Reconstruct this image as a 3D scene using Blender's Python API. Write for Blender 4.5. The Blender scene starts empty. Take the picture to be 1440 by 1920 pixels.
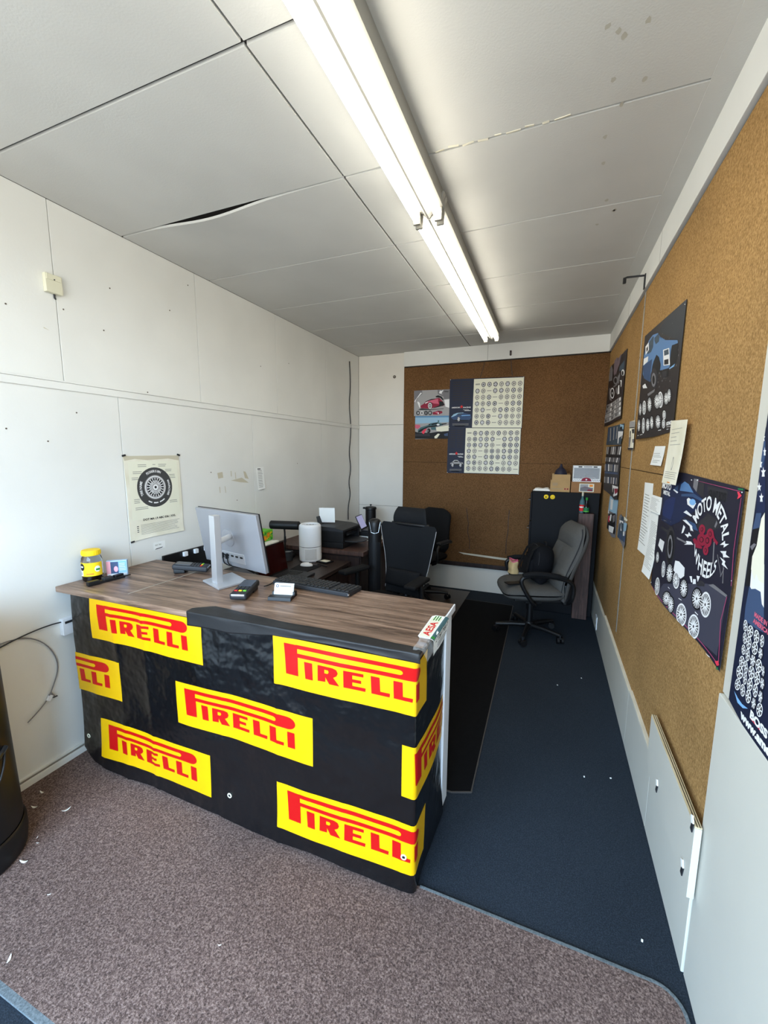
import bpy, bmesh, math, random
from mathutils import Vector, Matrix, noise as mnoise
random.seed(11)
SC = bpy.context.scene
COL = SC.collection
PI = math.pi
W, D, H = 2.745, 4.782, 2.767          # room width, back wall distance, ceiling height
RWX, BWY = 2.733, 4.770                # faces of the fibreboard on the right and back walls
CT = 0.938                             # counter top height
DT = 0.755                             # desk height

# ------------------------------------------------------------------ materials
def lin(c):
    c /= 255.0
    return c / 12.92 if c <= 0.04045 else ((c + 0.055) / 1.055) ** 2.4
def rgb(t, k=1.0):
    return tuple(min(1.0, lin(v) * k) for v in t) + (1.0,)
MATS = {}
def mat(name, col, rough=0.6, var=0.0, scale=8.0, bump=0.0, bscale=60.0, metal=0.0, spec=0.5, stretch=None,
        emit=0.0, coat=0.0, alpha=1.0, trans=0.0, col2=None, detail=4.0, ior=1.45, bdist=.004):
    m = bpy.data.materials.new(name); m.use_nodes = True
    nt = m.node_tree; b = nt.nodes['Principled BSDF']; L = nt.links
    b.inputs['Roughness'].default_value = rough
    b.inputs['Metallic'].default_value = metal
    b.inputs['Specular IOR Level'].default_value = spec
    b.inputs['IOR'].default_value = ior
    b.inputs['Base Color'].default_value = rgb(col)
    if coat: b.inputs['Coat Weight'].default_value = coat; b.inputs['Coat Roughness'].default_value = 0.15
    if trans: b.inputs['Transmission Weight'].default_value = trans
    if alpha < 1: b.inputs['Alpha'].default_value = alpha
    if emit:
        b.inputs['Emission Color'].default_value = rgb(col); b.inputs['Emission Strength'].default_value = emit
    if var or bump:
        tc = nt.nodes.new('ShaderNodeTexCoord'); mp = nt.nodes.new('ShaderNodeMapping')
        L.new(tc.outputs['Object'], mp.inputs['Vector'])
        if stretch: mp.inputs['Scale'].default_value = stretch
    if var:
        n = nt.nodes.new('ShaderNodeTexNoise'); n.inputs['Scale'].default_value = scale; n.inputs['Detail'].default_value = detail
        L.new(mp.outputs['Vector'], n.inputs['Vector'])
        r = nt.nodes.new('ShaderNodeValToRGB')
        r.color_ramp.elements[0].position = 0.3; r.color_ramp.elements[1].position = 0.7
        r.color_ramp.elements[0].color = rgb(col, 1 - var)
        r.color_ramp.elements[1].color = rgb(col2) if col2 else rgb(col, 1 + var)
        L.new(n.outputs['Fac'], r.inputs['Fac']); L.new(r.outputs['Color'], b.inputs['Base Color'])
    if bump:
        n2 = nt.nodes.new('ShaderNodeTexNoise'); n2.inputs['Scale'].default_value = bscale; n2.inputs['Detail'].default_value = 3
        L.new(mp.outputs['Vector'], n2.inputs['Vector'])
        bp = nt.nodes.new('ShaderNodeBump'); bp.inputs['Strength'].default_value = bump; bp.inputs['Distance'].default_value = bdist
        L.new(n2.outputs['Fac'], bp.inputs['Height']); L.new(bp.outputs['Normal'], b.inputs['Normal'])
    MATS[name] = m
    return m
def speckle(name, c0, c1, c2, scale, rough=0.95, bump=0.6, big=2.0, bigk=0.25, spec=0.2):
    """fibre/carpet surface: fine two-tone noise, slow blotches, bump"""
    m = mat(name, c1, rough, spec=spec); nt = m.node_tree; L = nt.links; b = nt.nodes['Principled BSDF']
    tc = nt.nodes.new('ShaderNodeTexCoord')
    n = nt.nodes.new('ShaderNodeTexNoise'); n.inputs['Scale'].default_value = scale; n.inputs['Detail'].default_value = 6; n.inputs['Roughness'].default_value = .7
    L.new(tc.outputs['Object'], n.inputs['Vector'])
    r = nt.nodes.new('ShaderNodeValToRGB'); e = r.color_ramp.elements
    e[0].position = .34; e[0].color = rgb(c0); e[1].position = .66; e[1].color = rgb(c2)
    k = e.new(.5); k.color = rgb(c1)
    L.new(n.outputs['Fac'], r.inputs['Fac'])
    n3 = nt.nodes.new('ShaderNodeTexNoise'); n3.inputs['Scale'].default_value = big; n3.inputs['Detail'].default_value = 5
    L.new(tc.outputs['Object'], n3.inputs['Vector'])
    mr = nt.nodes.new('ShaderNodeMapRange'); mr.inputs['From Min'].default_value = .3; mr.inputs['From Max'].default_value = .7
    mr.inputs['To Min'].default_value = 1 - bigk; mr.inputs['To Max'].default_value = 1 + bigk
    L.new(n3.outputs['Fac'], mr.inputs['Value'])
    mx = nt.nodes.new('ShaderNodeVectorMath'); mx.operation = 'SCALE'
    L.new(r.outputs['Color'], mx.inputs[0]); L.new(mr.outputs['Result'], mx.inputs['Scale'])
    L.new(mx.outputs['Vector'], b.inputs['Base Color'])
    bp = nt.nodes.new('ShaderNodeBump'); bp.inputs['Strength'].default_value = bump; bp.inputs['Distance'].default_value = .006
    L.new(n.outputs['Fac'], bp.inputs['Height']); L.new(bp.outputs['Normal'], b.inputs['Normal'])
    return m
def woodmat(name, c0, c1, c2, axis='X', rough=.4, sc=1.0, spec=.5):
    m = mat(name, c1, rough, spec=spec); nt = m.node_tree; L = nt.links; b = nt.nodes['Principled BSDF']
    tc = nt.nodes.new('ShaderNodeTexCoord'); mp = nt.nodes.new('ShaderNodeMapping')
    s = {'X': (1.2, 14, 14), 'Y': (14, 1.2, 14), 'Z': (14, 14, 1.2)}[axis]
    mp.inputs['Scale'].default_value = tuple(v * sc for v in s)
    L.new(tc.outputs['Object'], mp.inputs['Vector'])
    n = nt.nodes.new('ShaderNodeTexNoise'); n.inputs['Scale'].default_value = 2.2; n.inputs['Detail'].default_value = 8
    n.inputs['Roughness'].default_value = .62; n.inputs['Distortion'].default_value = .9
    L.new(mp.outputs['Vector'], n.inputs['Vector'])
    r = nt.nodes.new('ShaderNodeValToRGB'); e = r.color_ramp.elements
    e[0].position = .32; e[0].color = rgb(c0); e[1].position = .68; e[1].color = rgb(c2)
    k = e.new(.5); k.color = rgb(c1)
    L.new(n.outputs['Fac'], r.inputs['Fac']); L.new(r.outputs['Color'], b.inputs['Base Color'])
    return m
# surfaces of the room
mat('wall_paint', (226, 225, 220), .75, var=.05, scale=1.6, bump=.08, bscale=90)
mat('wall_panel', (198, 195, 184), .6, var=.04, scale=2.0, bump=.06, bscale=70)
mat('wall_cream', (224, 219, 210), .75, var=.05, scale=1.6, bump=.08, bscale=90)
mat('wall_gap', (120, 116, 108), .9)
mat('tile', (196, 195, 191), .85, var=.05, scale=2.2, bump=.1, bscale=150)
mat('tile_dark', (40, 36, 33), .9)
mat('trim_cream', (214, 208, 190), .7, var=.08, scale=9)
mat('nail', (92, 80, 70), .7)
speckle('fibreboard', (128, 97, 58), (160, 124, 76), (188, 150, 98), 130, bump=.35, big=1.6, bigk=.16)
speckle('carpet_brown', (56, 45, 42), (111, 91, 85), (164, 141, 132), 180, bump=.9, big=1.3, bigk=.16)
speckle('carpet_navy', (27, 33, 40), (37, 44, 53), (52, 61, 72), 260, bump=.4, big=1.5, bigk=.12)
speckle('carpet_trim', (80, 88, 92), (100, 108, 112), (120, 126, 130), 150, bump=.3)
mat('mat_black', (13, 13, 15), .9, var=.15, scale=30, bump=.3, bscale=220, spec=.15)
mat('mat_edge', (70, 66, 64), .6)
# generic
mat('black', (15, 15, 17), .45, var=.08, scale=20)
mat('black_soft', (17, 17, 19), .8, bump=.25, bscale=260, spec=.25)
mat('black_gloss', (16, 16, 19), .18)
mat('charcoal', (36, 37, 41), .55, var=.06, scale=18)
mat('dark_steel', (62, 62, 66), .4, metal=.6)
mat('chrome', (205, 207, 210), .22, metal=1)
mat('silver', (214, 216, 220), .33, metal=.7)
mat('silver_back', (168, 169, 174), .42, metal=.55, var=.02, scale=3)
mat('white_plastic', (232, 233, 236), .4)
mat('white_paper', (238, 238, 234), .8, var=.02, scale=12)
mat('aged_paper', (226, 220, 196), .85, var=.07, scale=7, col2=(238, 234, 218))
mat('ivory', (214, 210, 186), .5)
mat('vinyl', (11, 11, 13), .25, bump=.85, bdist=.03, bscale=6, spec=.6, coat=.15)
mat('vinyl_yellow', (214, 164, 0), .38, spec=.45, var=.03, scale=9)
mat('vinyl_red', (182, 12, 12), .36, spec=.45)
mat('tape_black', (24, 24, 26), .5, bump=.25, bscale=26)
woodmat('wood_top', (72, 53, 42), (124, 99, 82), (160, 132, 112), 'X', .36, 1.0)
woodmat('wood_desk', (30, 23, 21), (48, 37, 33), (66, 52, 45), 'Y', .42)
woodmat('wood_dark', (24, 16, 14), (40, 26, 23), (54, 37, 31), 'Z', .5)
woodmat('wood_tower', (54, 38, 33), (76, 54, 47), (96, 70, 61), 'Z', .5, 1.6)
woodmat('ply', (176, 158, 120), (200, 184, 148), (216, 202, 170), 'Y', .7)
mat('grey_fabric', (86, 84, 81), .95, var=.18, scale=220, bump=.35, bscale=300, spec=.15)
mat('piping', (40, 40, 42), .9)
mat('mesh_fabric', (13, 14, 17), .75, bump=.5, bscale=420, spec=.3)
mat('cardboard', (176, 142, 96), .85, var=.06, scale=14)
mat('cardboard_brown', (150, 108, 70), .85, var=.06, scale=14)
mat('cabinet_black', (10, 12, 17), .7, bump=.03, bscale=60, spec=.3)
mat('backpack', (13, 14, 18), .85, bump=.4, bscale=160, spec=.2)
mat('bag_tan', (196, 168, 120), .8, var=.08, scale=18)
mat('glass_clear', (255, 255, 255), .03, trans=1.0, ior=1.3)
mat('film', (235, 240, 245), .08, alpha=.22)
mat('coffee', (70, 38, 20), .9, var=.3, scale=120)
mat('screen_dark', (44, 12, 10), .12)  # red reflection on the laptop screen is put into the base colour
mat('screen_grey', (58, 64, 74), .15)
mat('screen_lit', (150, 152, 190), .3, emit=.35)
mat('key', (26, 27, 30), .5)
mat('tube_glow', (255, 250, 234), .4, emit=8.3)
mat('fixture', (150, 148, 142), .5, var=.05, scale=12)
mat('holder', (150, 146, 136), .6)
mat('metal_trim', (150, 145, 135), .5, metal=.3, var=.1, scale=20)
mat('wire_grey', (120, 118, 120), .6)
# inks for printed things
INK = dict(ink=(22, 22, 26), rub=(46, 45, 50), mid=(118, 116, 120), lt=(232, 232, 232), grey=(160, 158, 158), sky2=(44, 48, 56), sky=(150, 186, 210), sky2b=(92, 138, 178),
    blue=(88, 126, 172), blue2=(52, 76, 112), blue3=(126, 176, 226), glass=(62, 78, 92), navy=(28, 38, 70), navy2=(32, 46, 90), slate=(64, 64, 78), denim=(62, 80, 112),
    pink=(168, 70, 110), rose=(226, 62, 84), rose2=(206, 98, 122), wine=(140, 30, 56), green=(30, 110, 70), teal=(70, 104, 110), cream=(232, 230, 210), mauve=(120, 104, 112),
    poster_black=(26, 26, 32), poster_navy=(26, 32, 54), poster_brown=(40, 34, 36), poster_night=(34, 33, 48), red=(214, 40, 40), yellow=(244, 206, 30), orange=(236, 140, 40), lime=(110, 196, 60), leaf=(40, 140, 50),
    textgrey=(140, 138, 132), paleblue=(176, 206, 236), palepink=(240, 170, 180), tyre=(66, 66, 66), scuff=(176, 172, 160), stain=(198, 190, 168), purple=(120, 60, 130))
for k, v in INK.items(): mat(k, v, .55 if k.startswith('poster') else .6, spec=.35)

# ------------------------------------------------------------------ mesh builder
class MB:
    def __init__(s): s.bm = bmesh.new(); s.mats = []
    def mi(s, m):
        if m not in s.mats: s.mats.append(m)
        return s.mats.index(m)
    def _xf(s, verts, M):
        if M is not None:
            for v in verts: v.co = M @ v.co
    def box(s, c, size, m, rz=0, rx=0, ry=0, bev=0, seg=2, M=None):
        t = bmesh.new(); bmesh.ops.create_cube(t, size=1)
        for v in t.verts: v.co = Vector((v.co.x * size[0], v.co.y * size[1], v.co.z * size[2]))
        if bev: bmesh.ops.bevel(t, geom=t.edges[:], offset=min(bev, min(size) * .49), segments=seg, affect='EDGES', profile=.5)
        R = Matrix.Translation(Vector(c)) @ Matrix.Rotation(rz, 4, 'Z') @ Matrix.Rotation(ry, 4, 'Y') @ Matrix.Rotation(rx, 4, 'X')
        if M is not None: R = M @ R
        return s.merge(t, R, m)
    def span(s, a, b, m, bev=0, **k):
        return s.box([(p + q) / 2 for p, q in zip(a, b)], [abs(q - p) for p, q in zip(a, b)], m, bev=bev, **k)
    def merge(s, t, M, m):
        idx = s.mi(m) if isinstance(m, str) else None; mp = {}
        for v in t.verts: mp[v] = s.bm.verts.new(M @ v.co if M is not None else v.co)
        for f in t.faces:
            try: nf = s.bm.faces.new([mp[v] for v in f.verts])
            except ValueError: continue
            nf.material_index = idx if idx is not None else f.material_index
        t.free(); return s
    def cyl(s, p0, p1, r0, m, r1=None, seg=20, caps=True):
        p0, p1 = Vector(p0), Vector(p1); r1 = r0 if r1 is None else r1
        ax = (p1 - p0).normalized(); q = ax.to_track_quat('Z', 'Y').to_matrix()
        i = s.mi(m); A = []; B = []
        for k in range(seg):
            a = 2 * PI * k / seg; d = q @ Vector((math.cos(a), math.sin(a), 0))
            A.append(s.bm.verts.new(p0 + d * r0)); B.append(s.bm.verts.new(p1 + d * r1))
        for k in range(seg):
            j = (k + 1) % seg; s.bm.faces.new((A[k], A[j], B[j], B[k])).material_index = i
        if caps:
            s.bm.faces.new(A[::-1]).material_index = i; s.bm.faces.new(B).material_index = i
        return s
    def lathe(s, prof, m, seg=32, M=None, caps=True, sx=1, sy=1):
        i = s.mi(m); rings = []
        for r, z in prof:
            ring = []
            for k in range(seg):
                a = 2 * PI * k / seg; v = Vector((r * math.cos(a) * sx, r * math.sin(a) * sy, z))
                ring.append(s.bm.verts.new(M @ v if M is not None else v))
            rings.append(ring)
        for A, B in zip(rings, rings[1:]):
            for k in range(seg):
                j = (k + 1) % seg; s.bm.faces.new((A[k], A[j], B[j], B[k])).material_index = i
        if caps:
            if prof[0][0] > 1e-4: s.bm.faces.new(rings[0][::-1]).material_index = i
            if prof[-1][0] > 1e-4: s.bm.faces.new(rings[-1]).material_index = i
        return s
    def tube(s, pts, r, m, seg=8, closed=False, smooth=0):
        pts = [Vector(p) for p in pts]
        for _ in range(smooth):
            q = [pts[0]]
            for a, b in zip(pts, pts[1:]): q += [a * .75 + b * .25, a * .25 + b * .75]
            pts = q + [pts[-1]]
        i = s.mi(m); rings = []; n = len(pts); up = Vector((0, 0, 1)); rr = r if hasattr(r, '__len__') else None
        prev = None
        for k, p in enumerate(pts):
            t = (pts[min(k + 1, n - 1)] - pts[max(k - 1, 0)]).normalized()
            if prev is None:
                x = t.cross(up)
                if x.length < .05: x = t.cross(Vector((1, 0, 0)))
            else: x = prev - t * prev.dot(t)
            x.normalize(); y = t.cross(x); prev = x
            R = rr[min(int(k * len(rr) / n), len(rr) - 1)] if rr else r
            rings.append([s.bm.verts.new(p + (x * math.cos(2 * PI * j / seg) + y * math.sin(2 * PI * j / seg)) * R) for j in range(seg)])
        for A, B in zip(rings, rings[1:]):
            for j in range(seg):
                l = (j + 1) % seg; s.bm.faces.new((A[j], A[l], B[l], B[j])).material_index = i
        s.bm.faces.new(rings[0][::-1]).material_index = i; s.bm.faces.new(rings[-1]).material_index = i
        return s
    def strap(s, pts, w, t, m, side):
        """flat band along pts; side = vector across the band"""
        side = Vector(side).normalized(); i = s.mi(m); R = []
        pts = [Vector(p) for p in pts]
        for k, p in enumerate(pts):
            d = (pts[min(k + 1, len(pts) - 1)] - pts[max(k - 1, 0)]).normalized(); nn = d.cross(side).normalized()
            R.append([s.bm.verts.new(p + side * a * w / 2 + nn * b * t / 2) for a, b in ((-1, -1), (1, -1), (1, 1), (-1, 1))])
        for A, B in zip(R, R[1:]):
            for j in range(4):
                l = (j + 1) % 4; s.bm.faces.new((A[j], A[l], B[l], B[j])).material_index = i
        s.bm.faces.new(R[0][::-1]).material_index = i; s.bm.faces.new(R[-1]).material_index = i
        return s
    def prism(s, poly, z0, z1, m, M=None, bev=0):
        t = bmesh.new(); a = [t.verts.new((x, y, z0)) for x, y in poly]; b = [t.verts.new((x, y, z1)) for x, y in poly]
        n = len(poly); t.faces.new(a[::-1]); t.faces.new(b)
        for k in range(n): j = (k + 1) % n; t.faces.new((a[k], a[j], b[j], b[k]))
        if bev: bmesh.ops.bevel(t, geom=t.edges[:], offset=bev, segments=2, affect='EDGES', profile=.5)
        return s.merge(t, M, m)
    def poly(s, pts, m):
        s.bm.faces.new([s.bm.verts.new(Vector(p)) for p in pts]).material_index = s.mi(m); return s
    def grid(s, fn, nu, nv, m, cu=False):
        i = s.mi(m); V = [[s.bm.verts.new(Vector(fn(a / nu, b / nv))) for b in range(nv + 1)] for a in range(nu if cu else nu + 1)]
        for a in range(nu):
            for b in range(nv):
                A, B = V[a], V[(a + 1) % nu if cu else a + 1]
                s.bm.faces.new((A[b], B[b], B[b + 1], A[b + 1])).material_index = i
        return s
    def sphere(s, c, r, m, sc=(1, 1, 1), seg=20, M=None):
        t = bmesh.new(); bmesh.ops.create_uvsphere(t, u_segments=seg, v_segments=seg // 2 + 2, radius=r)
        R = Matrix.Translation(Vector(c)) @ Matrix.Diagonal((sc[0], sc[1], sc[2], 1))
        return s.merge(t, M @ R if M is not None else R, m)
    def pillow(s, m, wfun, h, t, M, p=3.0, nu=16, nv=20, zc=None, dish=0.0):
        """padded slab standing in its local XZ plane, thickness along Y; wfun(v) half-width, zc(v) curve in Y"""
        for sg in (1, -1):
            def f(u, v, sg=sg):
                uu = 2 * u - 1; uu = math.copysign(1 - (1 - abs(uu)) ** 1.7, uu); vv = 2 * v - 1; vv = math.copysign(1 - (1 - abs(vv)) ** 1.7, vv)
                k = max(0, (1 - abs(uu) ** p) * (1 - abs(vv) ** p)) ** .5
                x = uu * wfun((vv + 1) / 2); z = (vv + 1) / 2 * h
                y = sg * t / 2 * k + (zc((vv + 1) / 2) if zc else 0) + dish * (uu * uu)
                return M @ Vector((x, y, z))
            s.grid(f, nu, nv, m)
        return s
    def build(s, name, parent=None, smooth=True, angle=40, loc=None, weld=True):
        bm = s.bm
        if weld: bmesh.ops.remove_doubles(bm, verts=bm.verts[:], dist=1e-5)
        bmesh.ops.recalc_face_normals(bm, faces=bm.faces[:])
        if parent is None:                       # origin at the base of the thing
            xs = [v.co for v in bm.verts]
            lo = Vector([min(c[i] for c in xs) for i in range(3)]); hi = Vector([max(c[i] for c in xs) for i in range(3)])
            o = Vector(((lo.x + hi.x) / 2, (lo.y + hi.y) / 2, lo.z)) if loc is None else Vector(loc)
            for v in bm.verts: v.co -= o
        elif parent.type == 'MESH':              # parts of a one-mesh thing are given in room coordinates
            for v in bm.verts: v.co -= parent.location
        me = bpy.data.meshes.new(name); bm.to_mesh(me); bm.free()
        for n in s.mats: me.materials.append(MATS[n])
        if smooth:
            for p in me.polygons: p.use_smooth = True
            me.set_sharp_from_angle(angle=math.radians(angle))
        ob = bpy.data.objects.new(name, me); COL.objects.link(ob)
        if smooth: ob.modifiers.new('normals', 'WEIGHTED_NORMAL').keep_sharp = True
        if parent is None: ob.location = o
        else: ob.parent = parent
        return ob
def tag(o, label, cat, group=None, kind=None):
    o['label'] = label; o['category'] = cat
    if group: o['group'] = group
    if kind: o['kind'] = kind
    return o
def thing(name, label, cat, loc, rz=0, group=None):
    o = bpy.data.objects.new(name, None); COL.objects.link(o); o.empty_display_size = .1
    o.location = loc; o.rotation_euler = (0, 0, rz); o['label'] = label; o['category'] = cat
    if group: o['group'] = group
    return o
def struct(mb, name, parent=None, **k):
    o = mb.build(name, parent, **k)
    if parent is None: o['kind'] = 'structure'
    return o
def dup(root, loc=None, rz=None, label=None):
    r = root.copy(); COL.objects.link(r)
    if loc is not None: r.location = loc
    if rz is not None: r.rotation_euler = (0, 0, rz)
    if label: r['label'] = label
    for ch in list(root.children):
        c = ch.copy(); COL.objects.link(c); c.parent = r
        for g in list(ch.children):
            d = g.copy(); COL.objects.link(d); d.parent = c
    return r

# ------------------------------------------------------------------ flat printed things
_TXT = {}
def text_tris(s, bold=0.0):
    key = (s, bold)
    if key in _TXT: return _TXT[key]
    cu = bpy.data.curves.new('t', 'FONT'); cu.body = s; cu.resolution_u = 3; cu.offset = bold
    ob = bpy.data.objects.new('t', cu); COL.objects.link(ob)
    bpy.context.view_layer.update()
    me = ob.evaluated_get(bpy.context.evaluated_depsgraph_get()).to_mesh()
    vs = [(v.co.x, v.co.y) for v in me.vertices]
    fs = [list(p.vertices) for p in me.polygons]
    x0 = min(v[0] for v in vs); x1 = max(v[0] for v in vs); y0 = min(v[1] for v in vs); y1 = max(v[1] for v in vs)
    out = [[((vs[i][0] - x0) / (x1 - x0), (vs[i][1] - y0) / (y1 - y0)) for i in f] for f in fs]
    bpy.data.objects.remove(ob); bpy.data.curves.remove(cu)
    _TXT[key] = out
    return out
class Sheet:
    """printed sheet: polygons in wall coordinates (a, b), stacked in layers a fraction of a millimetre apart"""
    def __init__(s, fmap, eps=.00025, thick=.0008, grid=None):
        s.f = fmap; s.eps = eps; s.th = thick; s.g = grid; s.polys = []; s.mb = MB(); s.outline = None
    def base(s, pts, m):
        s.outline = pts; s.polys.append((m, 0, pts)); return s
    def poly(s, m, l, pts): s.polys.append((m, l, pts)); return s
    def rect(s, m, l, a0, b0, a1, b1): return s.poly(m, l, [(a0, b0), (a1, b0), (a1, b1), (a0, b1)])
    def ell(s, m, l, c, ax, ay, n=14, k=1.0):
        return s.poly(m, l, [(c[0] + k * (ax[0] * math.cos(t) + ay[0] * math.sin(t)), c[1] + k * (ax[1] * math.cos(t) + ay[1] * math.sin(t))) for t in [2 * PI * i / n for i in range(n)]])
    def disc(s, m, l, x, y, r, n=16, ry=None): return s.ell(m, l, (x, y), (r, 0), (0, ry or r), n)
    def wheel(s, kind, l, c, ax, ay, n=14, sp=6, rot=.3):
        rim, face, spk = ('lt', 'rub', 'lt') if kind == 1 else (('ink', 'mid', 'lt') if kind == 0 else ('rub', 'lt', 'rub') if kind == 2 else ('mid', 'cream', 'mid'))
        big = max(abs(v) for v in (*ax, *ay)) > .03
        if big: n, sp = 24, 9
        s.ell(rim, l, c, ax, ay, n); s.ell(face, l + 1, c, ax, ay, n, .84 if kind < 2 else .74)
        if big: s.ell('grey' if kind == 1 else 'rub', l + 1.4, c, ax, ay, n, .79); s.ell('rub' if kind == 1 else 'ink', l + 1.7, c, ax, ay, n, .73)
        d = lambda r, t: (c[0] + r * (ax[0] * math.cos(t) + ay[0] * math.sin(t)), c[1] + r * (ax[1] * math.cos(t) + ay[1] * math.sin(t)))
        for k in range(sp):
            t = 2 * PI * k / sp + rot
            if big:
                for e in (-.17, .17): s.poly(spk, l + 2, [d(.16, t - .5), d(.82, t + e - .045), d(.82, t + e + .045), d(.16, t + .5)])
            else: s.poly(spk, l + 2, [d(.12, t - .9), d(.86, t - .13), d(.86, t + .13), d(.12, t + .9)])
        s.ell(spk, l + 3, c, ax, ay, 10, .24); s.ell('rub', l + 3.5, c, ax, ay, 8, .13); return s
    def text(s, txt, m, l, a0, b0, a1, b1, bold=.02, fn=None):
        for t in text_tris(txt, bold):
            s.poly(m, l, [fn(x, y) if fn else (a0 + (a1 - a0) * x, b0 + (b1 - b0) * y) for x, y in t])
        return s
    def lines(s, m, l, a0, b0, a1, b1, n, h=.35, ragged=.15):
        for k in range(n):
            b = b1 - (b1 - b0) * (k + .5) / n; hh = (b1 - b0) / n * h
            e = a0 + (a1 - a0) * (1 - ragged * random.random())
            s.rect(m, l, a0, b - hh / 2, e, b + hh / 2)
        return s
    def art(s, name):
        for it in ART[name]:
            if it[0] == 'W': q = [v / 1000 for v in it[3]]; s.wheel(it[1], it[2], q[:2], q[2:4], q[4:6])
            elif it[0] == 'E': q = [v / 1000 for v in it[3][:6]]; s.ell(it[1], it[2], q[:2], q[2:4], q[4:6], it[3][6])
            else:
                q = [v / 1000 for v in it[2]]; s.poly(it[0], it[1], list(zip(q[::2], q[1::2])))
        return s
    def build(s, name, parent=None, **k):
        t = bmesh.new(); mats = s.mb.mats
        for m, l, pts in s.polys:
            vs = [t.verts.new((a, b, l)) for a, b in pts]
            try: f = t.faces.new(vs)
            except ValueError: continue
            f.material_index = s.mb.mi(m)
        big = [f for f in t.faces if len(f.verts) > 4]
        if big: bmesh.ops.triangulate(t, faces=big)
        if s.outline:
            # the sheet never extends past its own outline
            lo = [min(p[i] for p in s.outline) for i in (0, 1)]; hi = [max(p[i] for p in s.outline) for i in (0, 1)]
            for co, no in (((lo[0], 0, 0), (-1, 0, 0)), ((hi[0], 0, 0), (1, 0, 0)), ((0, lo[1], 0), (0, -1, 0)), ((0, hi[1], 0), (0, 1, 0))):
                bmesh.ops.bisect_plane(t, geom=t.verts[:] + t.edges[:] + t.faces[:], plane_co=co, plane_no=no, clear_outer=True, dist=1e-6)
        if s.g:
            ga, gb = s.g if hasattr(s.g, '__len__') else (s.g, s.g)
            xs = [v.co.x for v in t.verts]; ys = [v.co.y for v in t.verts]
            for g, lo, hi, ax in ((ga, min(xs), max(xs), 0), (gb, min(ys), max(ys), 1)):
                k = math.floor(lo / g) + 1
                while k * g < hi - 1e-6:
                    no = (1, 0, 0) if ax == 0 else (0, 1, 0); co = (k * g, 0, 0) if ax == 0 else (0, k * g, 0)
                    bmesh.ops.bisect_plane(t, geom=t.verts[:] + t.edges[:] + t.faces[:], plane_co=co, plane_no=no, dist=1e-7)
                    k += 1
        if s.th:
            # back face and edge of the sheet
            bf = [f for f in t.faces if all(abs(v.co.z) < .01 for v in f.verts)]
            mp = {}
            def bk(v):
                if v not in mp: mp[v] = t.verts.new((v.co.x, v.co.y, -s.th / s.eps))
                return mp[v]
            bs = set(bf)
            for f in bf:
                nf = t.faces.new([bk(v) for v in reversed(f.verts)]); nf.material_index = f.material_index
            for f in bf:
                for e in f.edges:
                    if sum(1 for g in e.link_faces if g in bs) == 1:
                        a, b = e.verts; nf = t.faces.new((a, b, bk(b), bk(a))); nf.material_index = f.material_index
        for v in t.verts: v.co = Vector(s.f(v.co.x, v.co.y, v.co.z * s.eps))
        s.mb.bm.free(); s.mb.bm = t
        return s.mb.build(name, parent, smooth=bool(s.g), angle=60, weld=False)
def onR(gap=.0012): return lambda a, b, o: (RWX - gap - o, a, b)
def onB(gap=.0012): return lambda a, b, o: (a, BWY - gap - o, b)
def onL(gap=.0012): return lambda a, b, o: (gap + o, a, b)
speckle('fibreboard_dark', (82, 57, 35), (107, 77, 48), (126, 93, 61), 130, bump=.35, big=1.6, bigk=.16)
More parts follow.
